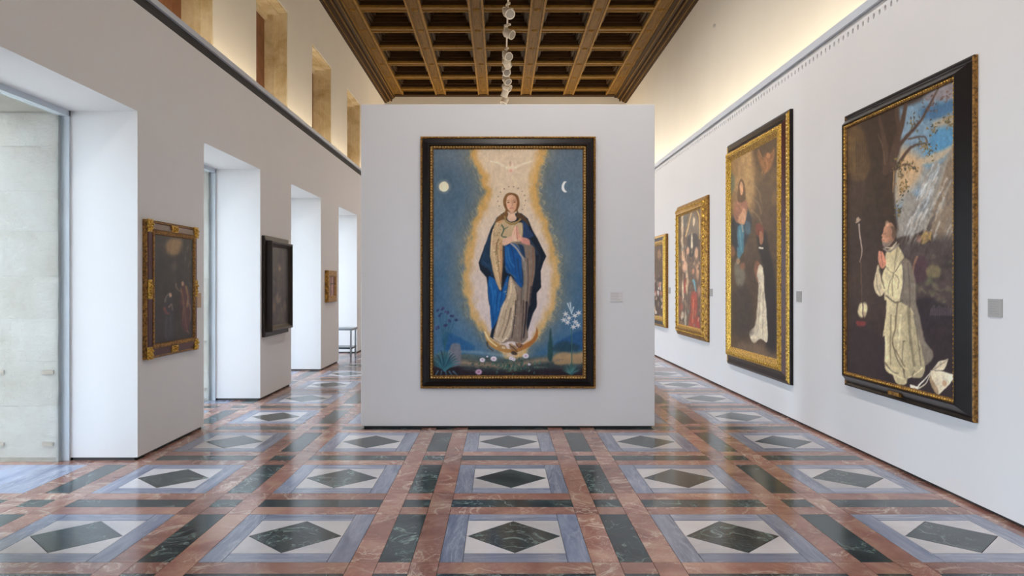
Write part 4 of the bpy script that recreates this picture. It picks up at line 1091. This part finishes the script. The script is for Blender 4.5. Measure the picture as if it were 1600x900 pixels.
def paint_angel(p):
    L = T(220, 330, 3.745); rr = random.Random(51)
    p.C[:] = (40, 34, 32); p.C += p.vnoise(10, 16, 3)[..., None] * np.array([24, 20, 16.])
    p.blob(271, 386, 11, 13, (92, 72, 50), 1.2, .7); p.poly(L((150, 190), (180, 165), (230, 165), (240, 200), (222, 245), (185, 258), (155, 235)), (140, 110, 72), 3.4, .9)
    for k in range(24):
        x, y = L((rr.uniform(240, 330), rr.uniform(170, 310)))[0]
        p.line([(x, y), (x + rr.uniform(-1, 2), y + rr.uniform(3, 8))], 1.6, rr.choice([(84, 70, 58), (62, 54, 46), (104, 88, 70)]), .7, 1.6, .6)
    p.blob(272, 416, 4, 7, (84, 74, 66), 1.1, .7)
    # robed winged figure standing at the right
    p.poly(L((240, 420), (270, 440), (292, 520), (292, 620), (275, 712), (250, 700), (236, 640), (230, 520)), (74, 38, 38), 2)
    for (P_, w_, c_) in ((((235, 450), (250, 540), (245, 640)), 2.2, (118, 84, 52)), (((265, 440), (275, 500), (270, 560)), 3.6, (128, 98, 56)), (((275, 520), (292, 580), (290, 640)), 2.0, (104, 92, 84)),
                         (((255, 560), (262, 640), (275, 705)), 2.2, (112, 70, 60)), (((240, 560), (236, 620), (246, 680)), 1.6, (52, 28, 30)), (((205, 425), (210, 450), (235, 470)), 1.8, (128, 104, 86)), (((285, 420), (310, 470), (300, 560)), 2.6, (66, 58, 54)), (((270, 700), (280, 715)), 1.6, (130, 96, 80))):
        p.line(L(*P_), w_, c_, w_ * .6, 1.2, .85)
    p.blob(285.5, 443, 2.0, 3.6, (160, 126, 102), .7)
    # kneeling figure at the left
    p.poly(L((165, 490), (190, 520), (192, 620), (190, 745), (145, 745), (135, 640), (140, 540)), (46, 42, 50), 2)
    for (P_, w_, c_) in ((((142, 530), (150, 500), (172, 480)), 2.4, (112, 106, 102)), (((140, 570), (150, 595), (165, 600)), 4.2, (112, 60, 54)), (((165, 560), (180, 545), (186, 575)), 2.0, (152, 120, 100)),
                         (((150, 620), (146, 700), (150, 740)), 1.8, (72, 66, 72)), (((172, 620), (178, 700)), 1.6, (66, 60, 66))):
        p.line(L(*P_), w_, c_, w_ * .6, 1.2, .85)
    p.blob(266.5, 461, 2.3, 3.0, (170, 138, 116), .7)
    p.grain(10, 3, 3)

def paint_dark(p):
    L = T(400, 350, 3.75); rr = random.Random(61)
    p.C[:] = (42, 35, 32); p.C += p.vnoise(7, 12, 3)[..., None] * np.array([20, 16, 14.])
    p.poly(L((90, 130), (130, 125), (125, 300), (95, 300)), (62, 54, 42), 2, .7); p.line(L((160, 160), (165, 420)), 4, (70, 62, 56), 4, 1.5, .8)
    p.poly(L((130, 240), (155, 240), (160, 330), (150, 420), (175, 580), (165, 610), (130, 560), (120, 400)), (74, 62, 54), 2, .8)
    p.blob(437, 420, 2, 4, (112, 92, 76), .6); p.blob(434.5, 466, 4, 8, (112, 96, 84), .7, .9); p.blob(428, 480, 3, 9, (104, 78, 62), .7, .8); p.blob(445, 478, 3, 9, (92, 74, 62), .7, .8); p.blob(426, 452, 3, 7, (76, 70, 52), .8, .8)
    for k in range(40): p.blob(rr.uniform(422, 452), rr.uniform(400, 510), 1.6, 4, rr.choice([(80, 66, 56), (34, 28, 28), (94, 76, 62)]), .8, .5)
    p.grain(8, 2, 3)

def paint_cross(p):
    p.C[:] = (132, 100, 58); p.grain(20, 2, 3)
    p.poly([(515.5, 428), (526, 430), (526, 466), (515.5, 468)], (96, 62, 60), .8, smooth=False)
    p.line([(519, 429), (519, 468)], 1.6, (160, 128, 112), 1.6, .5); p.line([(516, 443), (526, 443.5)], 1.4, (52, 34, 28), 1.4, .5)

# ------------------------------------------------------------------ pictures
GAIN = 1.75
def bead(i0, h0, i1, h1, L, sides='LRTB'): return ([(i0, h0), (i1, h1)], 'beads', L, sides)
W, H = 1.922, 2.763
framed('framed_painting', 'large black framed painting of a praying woman in a blue mantle on the display wall', W, H, (.090, PYF - .003, .443), 0, .145, .045, 300, 452, paint_main, 1.42, [
    ('outer_moulding', 'golddark', [(0, 0), (0, .03), (.012, .036), (.022, .03)]),
    ('frame', 'black', [(.022, .03), (.03, .04), (.075, .052), (.088, .07), (.094, .078), (.10, .078), (.106, .066), (.108, .06)]),
    ('gilt_moulding', 'golddark', [(.108, .06), (.112, .066), (.135, .062), (.145, .044), (.15, .04)]),
    ('gilt_beading', 'goldpale', *bead(.112, .066, .132, .062, .030)),
    ('gilt_edge_beading', 'goldsoft', *bead(.001, .034, .016, .037, .035)),
])
W, H = 1.98, 2.62
MY = 5.275 + W / 2
framed('framed_painting', 'black framed painting of a kneeling monk in pale habit, nearest on right wall', W, H, (XR - .002, MY, .604), R(-90), .150, .078, 260, 380, paint_monk, 1.35, [
    ('outer_moulding', 'golddark', [(0, 0), (0, .028), (.012, .034), (.028, .022)], 'LR'),
    ('outer_moulding', 'black', [(0, 0), (0, .028), (.012, .030), (.028, .022)], 'TB'),
    ('frame', 'black', [(.028, .022), (.036, .024), (.10, .096), (.106, .104), (.116, .104), (.118, .094)]),
    ('gilt_moulding', 'golddark', [(.118, .094), (.125, .098), (.145, .090), (.150, .078), (.155, .074)]),
    ('gilt_beading', 'gold', *bead(.121, .097, .143, .091, .034)),
])
t = bpy.data.objects['framed_painting.001']
npm = MB().box(-.09, .09, -.080, -.070, .045, .078); npm.box(-.1, .1, -.072, -.05, .040, .083)
npm.obj('name_plate', 'goldsoft', t, loc=(-.02, .012, 0))
W, H = 2.36, 3.203
framed('framed_painting', 'tall gilt framed painting of a white robed friar kneeling below a seated woman', W, H, (XR - .002, 8.60 + W / 2, .414), R(-90), .27, .07, 160, 400, paint_vision, 1.35, [
    ('frame_side', 'black', [(0, 0), (0, .034), (.01, .04)]),
    ('outer_moulding', 'gold', [(.01, .04), (.03, .055), (.085, .055)], 'LR'),
    ('outer_moulding', 'black', [(.01, .04), (.03, .055), (.085, .055)], 'TB'),  # gilding left unlit at top and bottom, its shade put in as black
    ('frame', 'redbrown', [(.085, .055), (.10, .06), (.14, .085)], 'LR'),
    ('frame', 'black', [(.085, .055), (.10, .06), (.14, .085)], 'TB'),
    ('gilt_moulding', 'gold', [(.14, .085), (.155, .112), (.21, .112), (.245, .085), (.27, .07), (.275, .066)]),
    ('gilt_beading', 'goldpale', *bead(.03, .055, .083, .055, .05, 'LR')),
    ('carved_leaf_beading', 'gold', *bead(.155, .112, .21, .112, .075)),
])
W, H = 2.05, 2.39
framed('framed_painting', 'painting with red robed figures in broad gold frame, third along the right wall', W, H, (XR - .002, 12.03 + W / 2, .637), R(-90), .20, .06, 130, 240, paint_flagel, 1.4, [
    ('frame_side', 'golddark', [(0, 0), (0, .03), (.01, .034)]),
    ('frame', 'goldsoft', [(.01, .034), (.03, .05), (.12, .095), (.145, .10)]),
    ('gilt_moulding', 'gold', [(.145, .10), (.165, .10), (.175, .075), (.20, .06), (.205, .055)]),
    ('carved_leaf_beading', 'gold', *bead(.06, .062, .11, .088, .11)),
])
W, H = 1.7, 1.905
framed('framed_painting', 'gold and black framed painting of a crowd, half hidden behind the display wall', W, H, (XR - .002, 14.98 + W / 2, .69), R(-90), .21, .05, 90, 160, paint_crowd, 1.35, [
    ('frame_side', 'golddark', [(0, 0), (0, .05), (.01, .055)]),
    ('gilt_cap', 'gold', [(.01, .055), (.05, .075)]),
    ('frame', 'black', [(.05, .075), (.12, .075)], 'TB'), ('gilt_pillar', 'gold', [(.05, .075), (.08, .09), (.12, .09)], 'LR'),
    ('gilt_moulding', 'gold', [(.12, .075), (.15, .08), (.20, .06), (.215, .045)]),
])
# left piers
W, H = 1.14, 1.29
framed('framed_painting', 'dark painting in red brown frame with gold corners on the nearest left pier', W, H, (XL + .002, 6.79 + W / 2, .895), R(90), .135, .045, 120, 170, paint_angel, 1.35, [
    ('outer_moulding', 'golddark', [(0, 0), (0, .03), (.008, .036), (.02, .036)]),
    ('frame', 'redbrown', [(.02, .036), (.03, .042), (.085, .048), (.09, .054)]),
    ('gilt_moulding', 'golddark', [(.09, .054), (.10, .06), (.125, .055), (.135, .044), (.14, .04)]),
    ('gilt_beading', 'goldsoft', *bead(.098, .058, .122, .055, .035)),
])
t = bpy.data.objects['framed_painting.005']
def ornament(x, z, sx, sz):
    mb = MB()
    for k in range(9):
        a = k * 2.399; r_ = math.sqrt(k / 9)
        cx, cz = x + sx * .75 * r_ * math.cos(a), z + sz * .75 * r_ * math.sin(a)
        mb.tube((cx, -.042, cz), (cx, -.066, cz), min(sx, sz) * .42, min(sx, sz) * .12, 7)
    mb.box(x - sx * .9, x + sx * .9, -.052, -.04, z - sz * .9, z + sz * .9)
    mb.obj('gilt_ornament', 'gold', t)
for sx in (-1, 1):
    for z in (.055, H - .055): ornament(sx * (W / 2 - .055), z, .055, .065)
    ornament(sx * (W / 2 - .055), H / 2, .04, .10)
for z in (.055, H - .055): ornament(0, z, .08, .035)
W, H = 1.16, 1.40
framed('framed_painting', 'nearly black painting in dark brown stepped frame on the second left pier', W, H, (XL + .002, 10.19 + W / 2, .853), R(90), .15, .075, 90, 150, paint_dark, 1.25, [
    ('outer_frame', 'brownblack', [(0, 0), (0, .035), (.01, .04), (.065, .045)]),
    ('inner_frame', 'brownblack', [(.065, .045), (.07, .12), (.08, .125), (.10, .12), (.13, .09), (.15, .075), (.155, .07)]),
])
W, H = .72, .60
framed('framed_painting', 'small gilt wooden cross panel on the third left pier', W, H, (XL + .002, 13.86 + W / 2, 1.235), R(90), .12, .05, 60, 60, paint_cross, 1.6, [
    ('frame', 'goldsoft', [(0, 0), (0, .06), (.01, .07), (.10, .07), (.11, .055), (.125, .045)]),
], cat='painting')

# ------------------------------------------------------------------ wall labels
def wlabel(label, loc, rotz, w_, h_, mt, lines=0):
    t = thing('wall_label', label, 'label', loc, rotz)
    MB().box(-w_ / 2, w_ / 2, -.006, 0, 0, h_).obj('card', mt, t)
    if lines:
        mb = MB(); rr = random.Random(int(loc[1] * 10))
        for k in range(lines):
            z = h_ * (.86 - .68 * k / max(1, lines - 1)); l = w_ * rr.uniform(.4, .78)
            mb.box(-w_ * .42, -w_ * .42 + l, -.0068, -.0058, z - .0012, z + .0012)
        mb.obj('text_lines', 'print', t, kind='stuff')
wlabel('small white label on the display wall right of the large painting', (1.283, PYF - .002, 1.395), 0, .140, .105, 'platew', 5)
wlabel('grey label at the right edge beside the monk painting', (XR - .001, 5.09, 1.365), R(-90), .145, .125, 'plate', 6)
wlabel('grey label between the monk painting and the tall gilt framed painting', (XR - .001, 8.43, 1.385), R(-90), .14, .12, 'plate', 4)
wlabel('grey label right of the broad gold framed painting', (XR - .001, 11.93, 1.385), R(-90), .15, .12, 'plate')
wlabel('grey label beside the half hidden gold and black framed painting', (XR - .001, 14.86, 1.385), R(-90), .15, .12, 'plate')
wlabel('tan label on the first left pier right of its painting', (XL + .001, 8.06, 1.33), R(90), .10, .16, 'platet')
sd = MB().tube((0, 0, 0), (-.03, 0, 0), .04, .03, 14).obj('wall_sensor', 'plate', loc=(XUR, 14.36, 6.57))
tag(sd, 'tiny round sensor high on the upper right wall', 'sensor')

# ------------------------------------------------------------------ suspended track with spotlights
TXX, TZ = .165, 7.28
tr = thing('light_track', 'long pale suspended lighting track below the coffered ceiling', 'lighting track', (TXX, 16.5, TZ))
MB().box(-.018, .018, -24.5, 6.6, 0, .035).obj('rail', 'white_spot', tr)
for y in (-23.8, -21, -18.2, -15.4, -12.6, -9.8, -7, -4.2, -1.4, 1.4, 4.2, 6.4):
    MB().tube((0, y, .035), (0, y, ZBM - TZ + .1), .006, n=6).obj('hanger_rod', 'steel', tr)
def spot_meshes():
    a = MB().box(-.02, .02, -.06, .06, -.03, 0).mesh('adapter', 'white_spot')
    y_ = MB(); y_.tube((0, 0, -.03), (0, 0, -.07), .012, n=8); y_.box(-.082, .082, -.014, .014, -.085, -.07); y_.box(-.086, -.078, -.014, .014, -.17, -.07); y_.box(.078, .086, -.014, .014, -.17, -.07)
    y_ = y_.mesh('yoke', 'white_spot')
    h = MB()
    h.tube((0, 0, -.10), (0, 0, .02), .072, .078, 18); h.tube((0, 0, .02), (0, 0, .07), .078, .045, 18); h.tube((0, 0, .07), (0, 0, .085), .03, .03, 12)
    h = h.mesh('lamp_head', 'white_spot')
    l = MB().tube((0, 0, -.104), (0, 0, -.099), .062, .062, 18).mesh('lens', 'lens')
    r = MB(); r.ring([[(rr_ * math.cos(t), rr_ * math.sin(t), z) for t in [2 * math.pi * i / 18 for i in range(18)]] for rr_, z in ((.072, -.095), (.080, -.10), (.080, -.115), (.066, -.115), (.064, -.10))])
    r = r.mesh('rim', 'white_spot')
    return a, y_, h, l, r
sm = spot_meshes()
def SPOTS(i, y, lim=None):  # wide fill light added at each fitting to balance the room
    l = bpy.data.lights.new('spot_fill_lamp', 'SPOT'); l.energy = SPOT_W; l.color = (1.0, .95, .91)
    l.spot_size = R(140); l.spot_blend = 1.0; l.shadow_soft_size = .12
    o = bpy.data.objects.new('spot_fill_lamp', l); COL.objects.link(o)
    o.location = (TXX, y + .0, TZ - .42)
    tx, ty = [(3.3, 0), (1.0, 3.5), (3.0, 2.0), (1.2, 3.4)][i % 4]
    d = Vector((tx, ty, -5.2)); o.rotation_euler = d.to_track_quat('-Z', 'Y').to_euler()
ys_ = [15.08, 16.3, 17.95, 18.45, 19.2, 20.0, 20.75, 21.3, 22.2]
words = ['nearest spotlight seen on the ceiling track, close to the top of the photo', 'second spotlight down the ceiling track, alone on its stretch', 'third spotlight on the track, upper one of a close pair',
         'fourth spotlight on the track, lower one of a close pair', 'fifth spotlight on the track, pointing left', 'sixth spotlight from the top of the photo on the ceiling track', 'third from last spotlight on the ceiling track', 'next to last spotlight on the ceiling track', 'farthest spotlight, at the end of the track before the end wall']
rr = random.Random(5)
for i, y in enumerate(ys_):
    lb = words[i]
    t = thing('spotlight', lb, 'spotlight', (TXX, y, TZ), rr.uniform(-1.4, 1.4), 'white spotlights on the ceiling track')
    t.scale = (1.3, 1.3, 1.3)
    inst(sm[0], 'adapter', t, (0, 0, 0)); inst(sm[1], 'yoke', t, (0, 0, 0))
    tilt = (rr.uniform(.5, 1.25) * rr.choice([-1, 1]), 0, 0)
    hd = inst(sm[2], 'lamp_head', t, (0, 0, -.15), tilt)
    SPOTS(i, y)
    inst(sm[3], 'lens', hd, (0, 0, 0)); inst(sm[4], 'rim', hd, (0, 0, 0))

# unseen fittings added along the rest of the track for more fill light
NEAR = [-7.0, -5.0, -3.0, -1.0, .6, 2.2, 3.8, 5.4, 7.0, 8.3, 9.6, 11.2, 12.6, 13.7]
for i, y in enumerate(NEAR):
    t = thing('spotlight', 'unseen white spotlight added on the ceiling track overhead', 'spotlight', (TXX, y, TZ), rr.uniform(-.6, .6), 'unseen spotlights added overhead on the near track')
    inst(sm[0], 'adapter', t, (0, 0, 0)); inst(sm[1], 'yoke', t, (0, 0, 0))
    hd = inst(sm[2], 'lamp_head', t, (0, 0, -.15), (rr.uniform(-.5, .5), 0, 0))
    inst(sm[3], 'lens', hd, (0, 0, 0)); inst(sm[4], 'rim', hd, (0, 0, 0))
    SPOTS(i, y)

# ------------------------------------------------------------------ steel bench in the far bay
b = thing('bench', 'steel legged bench with a dark lower shelf in the farthest window bay', 'bench', (-3.47, 15.95, 0))
MB().box(-.36, .36, -.28, .28, .595, .64).obj('seat', 'steel', b, bevel=.006)
MB().box(-.34, .34, -.26, .26, .20, .235).obj('lower_shelf', 'darkglass', b)
for sx in (-1, 1):
    for sy in (-1, 1): MB().box(sx * .32 - .016, sx * .32 + .016, sy * .25 - .016, sy * .25 + .016, 0, .595).obj('leg', 'steel', b)
